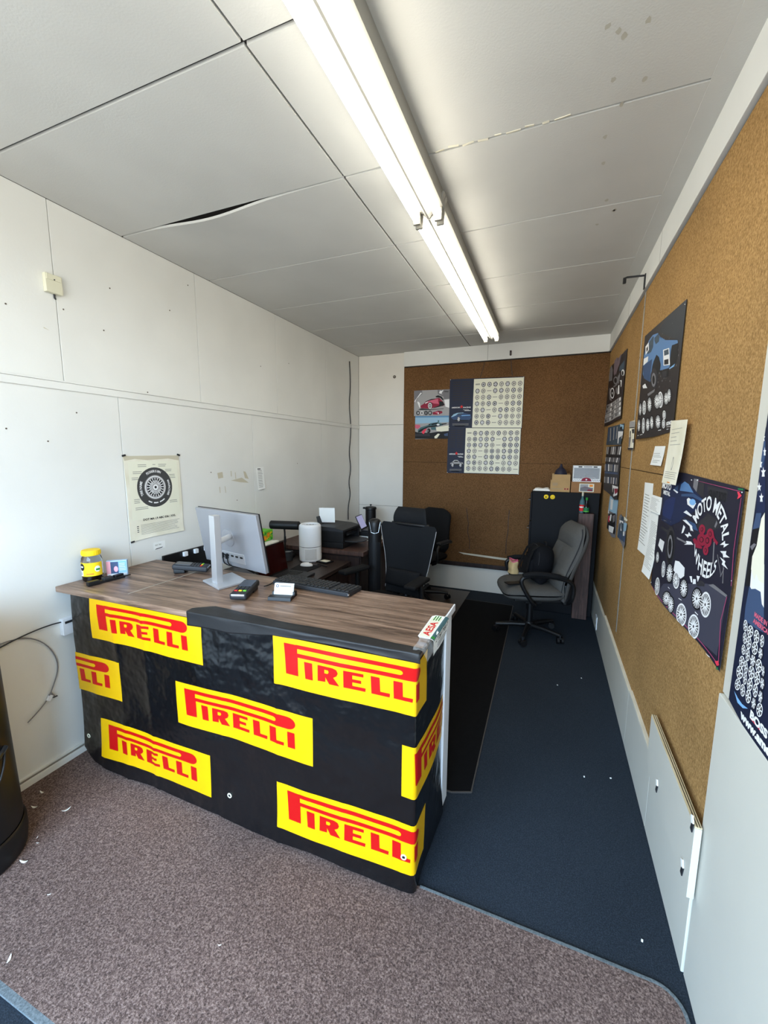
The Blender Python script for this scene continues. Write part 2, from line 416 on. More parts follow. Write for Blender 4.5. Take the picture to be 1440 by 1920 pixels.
ART = {
 'truck': [
  ('sky2',1,[2127,2228,2303,2244,2489,2249,2618,2230,2197,2085,2132,2027,2121,2114]),
  ('blue',3,[2843,2240,2744,2247,2616,2224,2564,2195,2561,2169,2434,2145,2211,2091,2197,2077,2296,2096,2317,2084,2320,2026,2303,2000,2321,1995,2483,2014,2478,2040,2537,2091,2603,2116,2659,2109,2674,2062,2679,1989,2864,2038,2922,2073,2949,2181,2919,2208]),
  ('blue2',4,[2943,2120,2686,2110,2688,2053,2679,1989,2875,2040]),
  ('glass',4,[2820,2230,2736,2238,2709,2227,2699,2175,2742,2157,2840,2166,2838,2206]),
  ('glass',4,[2688,2218,2605,2218,2567,2192,2570,2171,2635,2173,2681,2201]),
  ('lt',5,[2927,2227,2839,2231,2805,2183,2893,2173]),
  ('ink',6,[2889,2210,2851,2213,2835,2189,2872,2185]),
  ('lt',5,[2941,2162,2803,2148,2800,2119,2933,2122]),
  ('ink',4,[2643,2090,2594,2112,2536,2089,2488,2045,2490,2013,2507,1998,2668,2026,2664,2068]),
  ('E','rub',5,[2594,1994,-83,-13,-23,-56,14]),
  ('E','mid',6,[2595,1987,-50,-8,-16,-38,14]),
  ('E','ink',7,[2595,1987,-29,-5,-11,-24,14]),
  ('lt',5,[2461,2106,2344,2089,2299,2005,2422,2025]),
  ('glass',6,[2441,2098,2357,2087,2339,2060,2425,2071]),
  ('ink',6,[2417,2050,2338,2039,2328,2014,2408,2026]),
  ('ink',4,[2300,2090,2193,2075,2175,2025,2197,1992,2296,1998,2313,2024,2310,2066]),
  ('ink',4,[2481,2010,2320,1993,2312,1955,2420,1968]),
  ('rub',5,[2440,1999,2352,1990,2348,1963,2422,1971]),
  ('blue3',5,[2307,1992,2209,1993,2229,1984,2305,1987]),
  ('lt',4,[2889,2000,2807,2000,2733,1965,2859,1981]),
  ('mid',3,[3033,2124,2984,2162,2963,2020,3015,2010]),
  ('mid',4,[2708,1930,2545,1934,2555,1921,2683,1915]),
  ('W',0,5,[2874,1864,-57,-6,-19,-43]),
  ('W',1,5,[2756,1862,-53,-5,-18,-40]),
  ('W',0,5,[2626,1865,-55,-6,-19,-45]),
  ('W',0,5,[2475,1863,-66,-7,-17,-42]),
  ('W',1,5,[2416,1865,-50,-6,-17,-40]),
  ('W',0,5,[2307,1857,-48,-5,-13,-33]),
  ('W',0,5,[2258,1865,-40,-5,-13,-35]),
  ('W',0,5,[2860,1770,-62,-4,-20,-42]),
  ('W',1,5,[2721,1761,-40,-2,-20,-44]),
  ('W',0,5,[2616,1759,-47,-3,-17,-40]),
  ('W',0,5,[2537,1765,-41,-3,-17,-39]),
  ('W',0,5,[2418,1760,-54,-3,-16,-38]),
  ('W',1,5,[2316,1784,-31,-3,-8,-21]),
  ('W',1,5,[2312,1743,-31,-2,-8,-21]),
  ('lt',4,[2878,1714,2834,1714,2832,1711,2877,1711]),
  ('lt',4,[2791,1714,2720,1715,2719,1712,2790,1711]),
  ('lt',4,[2401,1719,2349,1719,2348,1716,2400,1716]),
  ('lt',4,[2245,1716,2207,1715,2206,1713,2244,1713]),
  ('lt',4,[2178,1714,2146,1714,2145,1711,2177,1712]),
  ('lt',4,[2166,1707,2146,1707,2144,1702,2164,1702]),
  ('E','lt',4,[2148,2217,-8,-2,-1,-2,8]),
  ('lt',4,[2250,1727,2239,1727,2238,1724,2248,1724]),
  ('lt',4,[2231,1727,2221,1726,2220,1723,2230,1724]),
  ('lt',4,[2213,1726,2203,1726,2202,1723,2212,1723]),
  ('lt',4,[2196,1726,2186,1726,2184,1723,2194,1723]),
  ('lt',4,[2178,1725,2168,1725,2167,1722,2177,1722]),
  ('lt',4,[2161,1725,2152,1725,2150,1722,2160,1722]),
 ],
 'moto': [
  ('navy',2,[2166,1415,2145,1469,1951,1491,1916,1498,1792,1486,1650,1452,1682,1425,1740,1401,1835,1370,1879,1345,1976,1315,2144,1313]),
  ('blue',3,[1926,1462,1922,1487,1881,1501,1827,1494,1763,1468,1834,1466]),
  ('navy2',3,[2152,1363,2120,1404,2018,1429,1968,1431,1975,1367,1994,1336,2135,1337]),
  ('blue2',3,[1958,1482,2020,1460,1999,1459,1948,1455]),
  ('lt',4,[2019,1458,2005,1462,1943,1455,1955,1449]),
  ('blue2',3,[1899,1451,1762,1466,1650,1452,1668,1446,1765,1453,1896,1443]),
  ('lt',4,[1825,1439,1807,1446,1721,1435,1744,1413,1810,1421]),
  ('E','blue3',5,[1759,1435,-33,3,-4,-11,14]),
  ('lt',4,[1841,1388,1811,1399,1743,1388,1757,1384]),
  ('lt',4,[1839,1359,1799,1365,1722,1351,1753,1349]),
  ('lt',4,[1821,1343,1798,1339,1811,1316,1830,1309]),
  ('blue2',3,[1838,1367,1705,1366,1669,1346,1728,1345]),
  ('mid',2,[1779,1517,1728,1518,1734,1473,1777,1487]),
  ('rub',2,[1724,1508,1668,1507,1659,1461,1733,1471]),
  ('rub',2,[1633,1502,1467,1499,1463,1470,1621,1464]),
  ('lt',4,[2143,1199,2125,1234,2037,1236,2047,1188]),
  ('mid',2,[2152,1316,1987,1331,1986,1328,2150,1313]),
  ('rub',3,[2129,1291,1987,1290,1992,1275,2130,1278]),
  ('mid',3,[1877,1287,1740,1290,1746,1284,1874,1280]),
  ('E','rub',4,[1947,1240,-66,13,-28,-75,18]),
  ('E','ink',5,[1940,1235,-47,10,-24,-63,18]),
  ('E','mid',6,[1943,1235,-33,7,-17,-45,14]),
  ('E','ink',7,[1943,1235,-22,4,-12,-32,14]),
  ('lt',5,[1854,1199,1811,1206,1748,1198,1742,1169,1773,1150,1858,1159]),
  ('lt',4,[1695,1182,1674,1188,1663,1169,1674,1166]),
  ('lt',4,[1660,1182,1637,1188,1632,1173,1658,1165]),
  ('lt',4,[1635,1201,1605,1207,1618,1184]),
  ('rub',3,[1626,1177,1592,1199,1559,1197,1562,1186,1623,1168]),
  ('mid',3,[1528,1337,1520,1339,1508,1274,1518,1271]),
  ('mid',3,[1489,1307,1484,1308,1438,1254,1442,1253]),
  ('mid',3,[1439,1310,1435,1311,1417,1239,1423,1237]),
  ('mid',3,[1447,1251,1426,1282,1422,1281,1442,1251]),
  ('rub',3,[1696,1360,1605,1416,1513,1407,1480,1391,1558,1365,1643,1350]),
  ('mid',4,[1537,1384,1524,1405,1515,1396,1527,1381]),
  ('pink',4,[1726,1512,1380,1505,1379,1503,1725,1511]),
  ('pink',4,[1373,1488,1370,1489,1371,1341,1355,1249,1359,1248,1375,1341]),
  ('rose',5,[1401,1502,1388,1502,1370,1494,1379,1488,1395,1482,1391,1492]),
  ('green',5,[1399,1512,1365,1513,1363,1508,1398,1507]),
  ('E','lt',6,[1801,1511,-7,0,-1,-2,8]),
  ('E','lt',6,[1737,1514,-6,1,-1,-2,8]),
  ('E','lt',6,[1370,1503,-4,0,0,-2,8]),
  ('lt',6,[1793,1314,1758,1319,1753,1328,1719,1319,1749,1315,1754,1307]),
  ('lt',6,[1784,1276,1759,1286,1769,1293,1720,1300,1736,1291,1695,1294,1746,1284]),
  ('lt',6,[1753,1349,1736,1357,1730,1350,1711,1338,1733,1338,1736,1334]),
  ('lt',6,[1475,1339,1441,1358,1437,1350,1409,1355,1445,1337,1445,1345]),
  ('lt',6,[1467,1322,1421,1332,1423,1322,1393,1320,1439,1310,1444,1317,1433,1323]),
  ('lt',6,[1464,1305,1419,1303,1422,1295,1394,1286,1443,1288,1438,1297]),
  ('E','wine',5,[1635,1358,-28,5,-5,-16,14]),
  ('E','ink',6,[1635,1358,-12,3,-2,-7,10]),
  ('E','wine',7,[1635,1358,-8,2,-1,-5,10]),
  ('E','wine',5,[1561,1356,-29,5,-6,-17,14]),
  ('E','ink',6,[1561,1356,-13,2,-3,-8,10]),
  ('E','wine',7,[1561,1356,-9,1,-2,-6,10]),
  ('E','wine',5,[1628,1325,-41,7,-7,-20,14]),
  ('E','ink',6,[1628,1325,-19,3,-3,-9,10]),
  ('E','wine',7,[1628,1325,-13,2,-3,-7,10]),
  ('E','wine',5,[1578,1332,-35,7,-7,-21,14]),
  ('E','ink',6,[1578,1332,-16,3,-3,-10,10]),
  ('E','wine',7,[1578,1332,-11,2,-2,-7,10]),
  ('E','wine',5,[1583,1299,-23,5,-5,-15,14]),
  ('E','ink',6,[1583,1299,-10,2,-2,-7,10]),
  ('E','wine',7,[1583,1299,-7,2,-2,-5,10]),
  ('wine',5,[1708,1310,1689,1319,1652,1296,1613,1302,1618,1296,1672,1289]),
  ('wine',5,[1536,1364,1520,1350,1490,1343,1498,1333,1532,1341]),
  ('W',0,5,[2123,1149,-40,10,-12,-27]),
  ('W',1,5,[1990,1129,-28,8,-12,-32]),
  ('W',0,5,[1898,1137,-44,12,-14,-39]),
  ('W',1,5,[1815,1132,-32,9,-11,-30]),
  ('slate',2,[1547,1200,1485,1214,1380,1214,1393,1030,1568,1007,2074,983,1958,1075]),
  ('mid',3,[1491,1215,1376,1217,1383,1209,1529,1201]),
  ('W',1,5,[2052,1036,-44,13,-14,-36]),
  ('W',0,5,[1731,1127,-37,12,-12,-34]),
  ('W',0,5,[1607,1130,-46,15,-12,-36]),
  ('W',1,5,[1532,1136,-43,16,-12,-38]),
  ('W',1,5,[1722,1031,-45,16,-14,-38]),
  ('W',1,5,[1606,1034,-46,18,-13,-38]),
  ('W',0,5,[1890,1035,-53,18,-11,-28]),
  ('W',0,5,[1833,1029,-35,12,-12,-33]),
  ('lt',5,[1765,1079,1736,1081,1739,1079,1767,1076]),
  ('lt',5,[1609,1085,1582,1084,1585,1081,1612,1082]),
  ('lt',5,[1890,1083,1868,1082,1871,1080,1893,1080]),
  ('lt',5,[1514,993,1446,1003,1448,1000,1515,989]),
  ('lt',5,[1971,994,1943,995,1948,991,1974,991]),
  ('lt',5,[1671,982,1641,985,1644,983,1672,979]),
  ('rose',5,[1641,985,1559,989,1561,986,1655,978]),
  ('pink',4,[2162,1004,1368,1015,1370,1012,2168,1000]),
  ('pink',4,[1379,1212,1375,1213,1396,1136,1370,1022,1375,1020,1401,1134]),
  ('rose',5,[1403,1010,1376,1024,1363,1017,1381,1006]),
  ('green',5,[1403,991,1371,1007,1364,1002,1377,995]),
  ('E','lt',6,[1445,988,-5,3,-1,-2,8]),
  ('E','lt',6,[1359,1263,-3,1,-1,-1,8]),
  ('E','lt',6,[2200,1011,-13,4,-1,-2,8]),
 ],
 'flag': [
  ('denim',2,[1266,1188,1269,1222,1264,1277,1190,1299,1162,1198,1200,1192]),
  ('lt',3,[1260,1278,1190,1299,1177,1252,1189,1257,1203,1282,1230,1281,1251,1274]),
  ('W',True,5,[1253,1178,-11,4,-4,-14]),
  ('W',True,5,[1224,1175,-15,7,-4,-14]),
  ('W',True,5,[1190,1176,-13,5,-5,-15]),
  ('W',True,5,[1162,1177,-9,4,-3,-14]),
  ('W',True,5,[1247,1148,-10,4,-4,-14]),
  ('W',True,5,[1223,1146,-13,5,-4,-15]),
  ('W',True,5,[1190,1147,-14,6,-4,-15]),
  ('W',False,5,[1160,1148,-11,5,-4,-14]),
  ('W',True,5,[1245,1118,-10,5,-4,-12]),
  ('W',True,5,[1220,1116,-11,5,-4,-15]),
  ('W',False,5,[1190,1116,-15,7,-4,-15]),
  ('W',True,5,[1160,1117,-14,7,-5,-15]),
  ('W',False,5,[1137,1116,-7,4,-4,-13]),
  ('W',True,5,[1245,1086,-14,7,-4,-14]),
  ('W',True,5,[1220,1084,-10,4,-5,-15]),
  ('W',True,5,[1189,1086,-14,7,-5,-15]),
  ('W',True,5,[1159,1087,-13,7,-5,-14]),
  ('W',False,5,[1133,1088,-10,5,-4,-14]),
  ('W',True,5,[1248,1056,-18,9,-5,-16]),
  ('W',True,5,[1216,1056,-10,6,-4,-14]),
  ('W',True,5,[1188,1055,-13,8,-4,-15]),
  ('W',True,5,[1159,1056,-11,6,-4,-15]),
  ('W',False,5,[1132,1056,-10,6,-4,-15]),
  ('W',True,5,[1250,1022,-15,9,-4,-14]),
  ('W',True,5,[1219,1023,-12,7,-5,-14]),
  ('W',True,5,[1187,1025,-13,8,-5,-15]),
  ('W',False,5,[1157,1025,-11,7,-4,-14]),
  ('W',True,5,[1128,1026,-13,8,-4,-15]),
  ('blue3',4,[1265,996,1239,991,1213,990,1181,997,1206,983,1238,979]),
  ('rose',6,[1161,986,1103,988,1102,985,1163,983]),
  ('navy',2,[1295,1674,1301,1631,1298,1563,1289,1504,1282,1460,1237,1466]),
  ('blue2',3,[1285,1635,1299,1631,1295,1573,1281,1568,1275,1602]),
  ('denim',3,[1281,1459,1254,1463,1254,1427,1288,1417]),
  ('ink',2,[1288,1417,1254,1427,1255,1385,1272,1351,1257,1279,1288,1270]),
  ('mid',3,[1289,1373,1271,1385,1257,1385,1276,1366]),
  ('cream',4,[1237,1466,1250,1450,1253,1415,1254,1383,1269,1352,1266,1320,1241,1299,1235,1316,1219,1305,1192,1304]),
  ('lt',3,[1269,1352,1204,1348,1190,1299,1259,1278]),
  ('lt',5,[1276,1573,1271,1565,1261,1565,1267,1559,1262,1550,1271,1555,1277,1549,1277,1558,1286,1564,1277,1564]),
  ('lt',5,[1286,1535,1281,1527,1272,1528,1277,1522,1273,1514,1281,1518,1287,1513,1287,1521,1295,1526,1287,1527]),
  ('lt',5,[1267,1511,1262,1504,1254,1504,1259,1498,1254,1490,1263,1494,1268,1489,1268,1497,1277,1502,1268,1503]),
  ('lt',5,[1283,1620,1279,1613,1273,1612,1276,1608,1273,1600,1279,1605,1282,1600,1283,1608,1288,1612,1283,1613]),
  ('lt',5,[1295,1591,1291,1584,1284,1584,1288,1579,1284,1571,1291,1576,1295,1571,1295,1579,1302,1583,1295,1584]),
  ('lt',5,[1298,1653,1294,1646,1288,1646,1292,1641,1288,1635,1294,1639,1298,1635,1298,1642,1304,1646,1298,1646]),
 ],
 'cal': [
  ('mauve',2,[4367,2456,4139,2418,4132,2352,4265,2284,4339,2323]),
  ('mauve',2,[4098,2397,3933,2404,3982,2345,4182,2279,4229,2304]),
  ('mid',2,[4699,2406,4544,2431,4415,2365,4411,2271,4630,2296]),
  ('glass',2,[3964,2312,3704,2309,3697,2227,3973,2276]),
  ('E','lt',3,[3737,2223,-81,-14,-14,-26,14]),
  ('E','ink',4,[3743,2220,-49,-9,-11,-19,14]),
  ('mid',3,[4037,2237,3919,2255,3876,2227,3912,2167,4008,2186]),
  ('E','lt',3,[4318,2146,-138,-18,-31,-52,14]),
  ('E','ink',4,[4318,2146,-99,-13,-25,-42,14]),
  ('E','lt',5,[4318,2146,-30,-4,-7,-12,8]),
  ('E','mid',3,[4154,2230,-165,-26,-22,-38,14]),
  ('E','ink',4,[4161,2231,-101,-16,-14,-24,14]),
  ('lt',3,[3932,2154,3862,2151,3806,2075,3921,2084,3882,2114]),
  ('mid',3,[4562,2217,4466,2213,4361,2101,4292,2074,4452,2102]),
  ('lt',3,[3867,2185,3749,2170,3740,2122,3763,2117,3804,2167]),
  ('E','mid',3,[4019,2128,-63,-8,-16,-27,14]),
  ('mid',3,[4283,2201,4005,2181,4000,2172,4274,2186]),
  ('grey',3,[4606,2071,3704,2040,3690,2006,4614,2033]),
  ('rub',4,[4580,2064,4490,2061,4482,2036,4572,2038]),
  ('mid',4,[4459,2060,4400,2058,4392,2034,4451,2035]),
  ('lt',4,[4345,2056,4282,2054,4275,2030,4338,2032]),
  ('rub',4,[4237,2053,4182,2051,4175,2028,4230,2029]),
  ('mid',4,[4135,2049,4070,2047,4063,2025,4128,2027]),
  ('rub',4,[3945,2043,3898,2042,3892,2020,3938,2022]),
  ('mid',4,[3857,2040,3799,2039,3793,2018,3850,2019]),
  ('lt',4,[3773,2038,3707,2036,3701,2015,3767,2017]),
  ('grey',3,[4641,2029,3683,2001,3669,1967,4649,1991]),
  ('rub',4,[4613,2022,4516,2020,4508,1995,4604,1997]),
  ('mid',4,[4483,2019,4424,2018,4416,1993,4475,1994]),
  ('lt',4,[4361,2016,4295,2014,4288,1991,4354,1992]),
  ('rub',4,[4246,2013,4168,2011,4161,1988,4239,1989]),
  ('mid',4,[4137,2010,4097,2009,4090,1986,4130,1987]),
  ('lt',4,[4034,2007,3979,2006,3972,1984,4028,1985]),
  ('rub',4,[3937,2005,3901,2004,3895,1982,3930,1983]),
  ('mid',4,[3844,2002,3783,2001,3777,1980,3837,1981]),
  ('lt',4,[3755,2000,3689,1998,3683,1978,3749,1979]),
  ('grey',3,[4654,1985,3662,1962,3649,1929,4662,1947]),
  ('lt',4,[4363,1974,4315,1973,4307,1949,4355,1949]),
  ('rub',4,[4243,1971,4168,1970,4160,1947,4236,1948]),
  ('mid',4,[4131,1969,4078,1969,4071,1946,4124,1946]),
  ('lt',4,[4024,1967,3962,1967,3955,1945,4017,1945]),
  ('rub',4,[3923,1965,3882,1965,3876,1944,3917,1944]),
  ('mid',4,[3828,1964,3780,1963,3774,1942,3821,1943]),
  ('lt',4,[3737,1962,3670,1961,3664,1941,3731,1941]),
  ('grey',3,[4646,1942,3642,1926,3629,1893,4654,1903]),
  ('rub',4,[4616,1935,4536,1935,4528,1910,4608,1910]),
  ('mid',4,[4480,1934,4401,1934,4394,1909,4471,1909]),
  ('lt',4,[4351,1933,4304,1933,4297,1909,4343,1908]),
  ('rub',4,[4230,1931,4150,1931,4143,1908,4223,1908]),
  ('mid',4,[4116,1930,4067,1930,4060,1908,4109,1908]),
  ('rub',4,[3907,1928,3839,1928,3833,1907,3900,1907]),
  ('mid',4,[3810,1927,3753,1927,3747,1907,3804,1906]),
  ('lt',4,[3719,1926,3665,1926,3659,1906,3713,1906]),
 ],
 'cal2': [
  ('sky',2,[3697,1834,3451,1808,3448,1775,3649,1806]),
  ('ink',3,[3635,1810,3554,1805,3547,1780,3657,1791]),
  ('lt',3,[3735,1780,3458,1766,3475,1743,3654,1726,3642,1685,3683,1686]),
  ('grey',3,[3553,1747,3463,1748,3469,1715,3537,1717]),
  ('denim',2,[4375,1836,4317,1834,4277,1719,4337,1717]),
  ('grey',2,[4257,1833,4203,1831,4165,1720,4222,1719]),
  ('denim',2,[4146,1830,4095,1828,4060,1721,4114,1720]),
  ('grey',2,[4041,1828,3993,1826,3959,1723,4011,1722]),
  ('denim',2,[3942,1825,3896,1823,3864,1724,3913,1723]),
  ('grey',2,[3847,1823,3803,1821,3774,1725,3820,1724]),
 ],
 'cal3': [
  ('lt',3,[4466,1671,4382,1670,4391,1605,4474,1605]),
  ('grey',3,[4332,1669,4254,1668,4264,1604,4342,1605]),
  ('rub',3,[4207,1668,4133,1667,4144,1604,4218,1604]),
  ('grey',3,[4089,1666,4019,1665,4032,1603,4101,1603]),
  ('lt',3,[3978,1664,3912,1664,3925,1602,3990,1603]),
  ('grey',3,[3873,1663,3811,1662,3824,1602,3886,1602]),
  ('rub',3,[3773,1662,3714,1661,3729,1601,3787,1602]),
  ('grey',3,[3679,1660,3623,1660,3638,1601,3694,1601]),
  ('lt',3,[3590,1659,3537,1659,3552,1600,3605,1601]),
  ('grey',3,[4428,1574,4339,1575,4352,1537,4439,1537]),
  ('mid',3,[4286,1575,4202,1575,4219,1538,4300,1538]),
  ('lt',3,[4153,1575,4075,1575,4094,1539,4170,1538]),
  ('mid',3,[4028,1575,3955,1575,3976,1539,4048,1539]),
  ('grey',3,[3911,1575,3842,1575,3866,1540,3934,1539]),
  ('mid',3,[3801,1575,3736,1575,3762,1540,3825,1540]),
  ('lt',3,[3697,1575,3636,1576,3663,1540,3723,1540]),
  ('mid',3,[3600,1576,3542,1576,3570,1541,3627,1541]),
  ('grey',3,[4423,1512,4349,1513,4313,1453,4383,1451]),
  ('denim',3,[4306,1514,4236,1515,4207,1455,4272,1454]),
  ('lt',3,[4194,1515,4129,1516,4105,1458,4167,1456]),
  ('grey',3,[4089,1517,4027,1517,4009,1460,4068,1459]),
  ('grey',3,[3989,1518,3930,1519,3917,1462,3973,1461]),
  ('denim',3,[3894,1519,3838,1520,3829,1464,3883,1463]),
  ('lt',3,[3804,1520,3750,1521,3746,1466,3797,1465]),
  ('grey',3,[3718,1521,3667,1522,3666,1468,3715,1467]),
  ('grey',3,[3636,1522,3587,1523,3590,1470,3637,1469]),
  ('grey',3,[4362,1396,4294,1399,4274,1345,4341,1342]),
  ('mid',3,[4253,1400,4189,1403,4170,1349,4234,1346]),
  ('lt',3,[4150,1404,4089,1406,4072,1354,4132,1351]),
  ('denim',3,[4052,1408,3994,1410,3978,1358,4035,1355]),
  ('grey',3,[3959,1411,3903,1413,3888,1362,3943,1359]),
  ('mid',3,[3870,1415,3817,1417,3803,1365,3856,1363]),
  ('lt',3,[3785,1418,3735,1420,3722,1369,3772,1367]),
  ('denim',3,[3705,1421,3656,1423,3644,1372,3692,1370]),
  ('grey',3,[3627,1424,3581,1425,3569,1376,3615,1374]),
  ('lt',4,[3819,1356,3445,1366,3425,1312,3658,1275,3771,1308]),
  ('wine',5,[3658,1338,3479,1352,3444,1330,3584,1300]),
  ('E','ink',5,[3699,1314,-49,4,-15,-25,14]),
  ('denim',2,[4379,1445,3559,1466,3557,1451,4367,1427]),
  ('ink',2,[4478,1596,3516,1593,3516,1581,4468,1580]),
 ],
 's1': [
  ('sky',2,[3985,1253,3470,1278,3475,1228,3500,1155,3933,1136]),
  ('lt',3,[3869,1239,3714,1244,3705,1165,3818,1156]),
  ('ink',3,[3873,1110,3537,1160,3477,1027,3498,1003,3884,990]),
  ('lt',4,[3775,1118,3702,1128,3708,1073,3787,1072]),
  ('lt',4,[3781,1029,3545,1051,3569,1001,3753,984]),
  ('rose',4,[3864,1095,3806,1103,3775,1052,3838,1054]),
  ('mid',4,[3661,1123,3548,1149,3537,1099,3614,1077]),
  ('lt',3,[3953,1134,3893,1141,3857,1118,3936,1107]),
 ],
 's2': [
  ('cream',2,[3159,1201,3011,1217,3004,1179,3128,1169]),
  ('lt',3,[3315,1142,3149,1157,3141,1091,3248,1077]),
  ('glass',3,[3244,1176,3165,1187,3096,1031,3336,1013,3295,1107]),
  ('sky',3,[3132,1151,3010,1165,3010,1118,3114,1091]),
  ('denim',3,[3322,1045,3009,1092,3019,1037,3336,1013]),
  ('lt',4,[3126,1089,3067,1103,3052,1075,3113,1064]),
 ],
 'strip': [
  ('grey',2,[3255,1822,3058,1808,3040,1770,3247,1780]),
  ('ink',3,[3239,1781,3041,1772,3038,1766,3237,1775]),
  ('rub',3,[3196,1753,3160,1756,3153,1717,3183,1718]),
  ('rub',3,[3140,1763,3036,1761,3033,1733,3091,1735]),
  ('mid',3,[3214,1715,3128,1716,3143,1648,3193,1649]),
  ('mid',3,[3072,1697,2994,1698,2994,1674,3050,1675]),
  ('rub',2,[3231,1647,2989,1641,2989,1619,3222,1620]),
 ],
 'p1': [
  ('mid',1,[725,2328,819,2329,824,2284,772,2252,740,2194,725,2181]),
  ('grey',2,[819,2326,951,2322,1002,2276,988,2259,938,2245,902,2229,858,2203,828,2236,820,2284]),
  ('lt',2,[801,2302,816,2295,754,2235,733,2187,728,2208]),
  ('mid',2,[1001,2323,1146,2320,1146,2219,1079,2215,1074,2242,1031,2264,1006,2276]),
  ('lt',3,[1030,2315,1044,2308,1072,2320,1048,2280,1066,2269,1020,2285]),
  ('lt',2,[770,2203,792,2185,801,2136,790,2129,762,2193]),
  ('lt',2,[1082,2208,1142,2212,1145,2117,1098,2132]),
  ('wine',4,[798,2150,841,2173,873,2199,917,2221,974,2226,1025,2234,1047,2209,1069,2188,1089,2153,1070,2140,1005,2136,941,2121,890,2116,808,2125]),
  ('rose2',5,[895,2202,931,2214,1011,2221,1011,2190,1023,2166,961,2172,936,2183,917,2191,892,2181]),
  ('ink',6,[841,2176,866,2201,931,2224,974,2226,975,2219,902,2205,873,2199]),
  ('ink',6,[981,2253,1010,2262,1049,2247,1075,2215,1068,2202,1032,2234,985,2239]),
  ('ink',6,[1026,2197,1069,2188,1089,2150,1048,2138,1006,2129,941,2117,1027,2149]),
  ('lt',7,[859,2186,892,2198,892,2188,859,2172]),
  ('E','ink',7,[918,2151,27,-1,1,-38,14]),
  ('E','lt',8,[916,2148,23,-1,1,-33,14]),
  ('E','mid',9,[916,2148,16,-1,1,-25,14]),
  ('E','lt',10,[916,2148,5,-1,1,-9,8]),
  ('ink',3,[771,2106,812,2122,941,2107,1078,2113,1078,2108,941,2100]),
  ('ink',7,[1080,2303,1129,2299,1129,2292,1080,2296]),
  ('E','ink',4,[772,2071,22,-1,0,-24,14]),
  ('E','mid',5,[772,2071,13,-1,0,-17,14]),
  ('E','lt',6,[776,2070,5,0,0,-10,8]),
  ('E','lt',4,[820,2069,20,0,1,-22,14]),
  ('E','mid',5,[820,2069,13,0,1,-15,14]),
  ('E','ink',4,[870,2068,23,-1,1,-25,14]),
  ('E','mid',5,[869,2068,13,-1,0,-17,14]),
  ('E','ink',4,[919,2068,23,-1,1,-26,14]),
  ('E','mid',5,[918,2068,15,0,0,-18,14]),
  ('E','lt',6,[918,2068,4,0,0,-14,8]),
  ('wine',4,[947,2072,996,2085,1014,2091,1061,2083,1066,2062,1015,2044,953,2048]),
  ('rose2',5,[974,2075,1014,2081,1022,2063,996,2060]),
  ('ink',5,[996,2086,1050,2086,1046,2080,1014,2079]),
  ('E','lt',6,[1016,2060,7,0,1,-12,8]),
 ],
 'p2': [
  ('sky',1,[739,2036,1142,2031,1144,1957,740,1948]),
  ('sky2b',2,[739,2036,1142,2031,1143,2012,739,2019]),
  ('grey',1,[740,1948,1144,1957,1147,1854,742,1856]),
  ('rose2',3,[739,1938,797,1933,808,1912,775,1887,739,1899]),
  ('teal',4,[775,1877,809,1905,894,1928,930,1951,1017,1960,1068,1941,1075,1924,982,1908,894,1900,813,1848,776,1845]),
  ('ink',5,[809,1883,894,1914,1018,1932,1075,1931,982,1908,894,1900,850,1883,817,1855,780,1845,783,1863]),
  ('rose',5,[823,1855,850,1879,887,1893,865,1854,847,1826,829,1837]),
  ('E','ink',6,[906,1864,23,0,0,-28,14]),
  ('E','mid',7,[895,1864,11,0,0,-15,14]),
  ('teal',5,[931,1902,989,1908,994,1873,939,1874]),
  ('ink',6,[904,1938,926,1941,923,1927,908,1927]),
  ('ink',6,[934,1934,952,1947,1017,1956,1003,1939,945,1927]),
  ('E','lt',6,[1018,1932,18,0,0,-10,14]),
  ('ink',6,[1057,1942,1118,1947,1118,1937,1065,1928]),
  ('teal',6,[1013,1981,1031,1980,1028,1960,1013,1960]),
  ('cream',4,[993,1901,1054,1911,1143,1923,1145,1861,1056,1852,1001,1859]),
  ('ink',3,[742,1856,780,1845,929,1839,1020,1852,1147,1857,1149,1771,743,1774]),
  ('rub',4,[742,1831,910,1836,926,1804,743,1803]),
  ('cream',5,[977,1797,1020,1831,1042,1824,1007,1776,981,1776]),
  ('denim',5,[1089,1824,1135,1837,1136,1802,1097,1803]),
 ],
}

# ================================================================== SETTING
FY = -1.25                                                   # storefront behind the viewer
def slab_panels(mb, fmap, cells, m, back, gap=.003, bev=.002, t=.012):
    """panels a0,b0,a1,b1 on a wall, small joint left round each"""
    for a0, b0, a1, b1 in cells:
        lo = fmap(a0 + gap / 2, b0 + gap / 2, 0); hi = fmap(a1 - gap / 2, b1 - gap / 2, -t)
        mb.span(lo, hi, m, bev=bev)
# --- left wall: painted board sheets above and below a rail
mb = MB(); fL = lambda a, b, o: (o, a, b)
mb.span((-.10, FY, -.1), (-.012, D + .1, H + .1), 'wall_gap')
ys = [FY, -.36, .50, 1.378, 2.247, 3.113, 3.970, D]
slab_panels(mb, fL, [(ys[i], 1.922, ys[i + 1], H) for i in range(7)], 'wall_paint', None)
yl = [FY, -.60, .53, 1.650, 2.768, 3.858, D]
slab_panels(mb, fL, [(yl[i], 0, yl[i + 1], 1.918) for i in range(6)], 'wall_paint', None)
for y, z in [(1.654, 2.469), (1.601, 2.24), (2.034, 2.471), (2.189, 2.672), (1.407, 2.287), (1.169, 2.238), (1.838, 1.952), (1.422, 1.796), (1.117, 1.7), (1.278, 1.649), (2.556, 1.233), (2.303, 1.459), (1.9, .9), (3.3, 2.4), (3.4, 1.5), (2.9, 2.3)]:
    mb.cyl((0, y, z), (.0015, y, z), .0038, 'nail', seg=8)
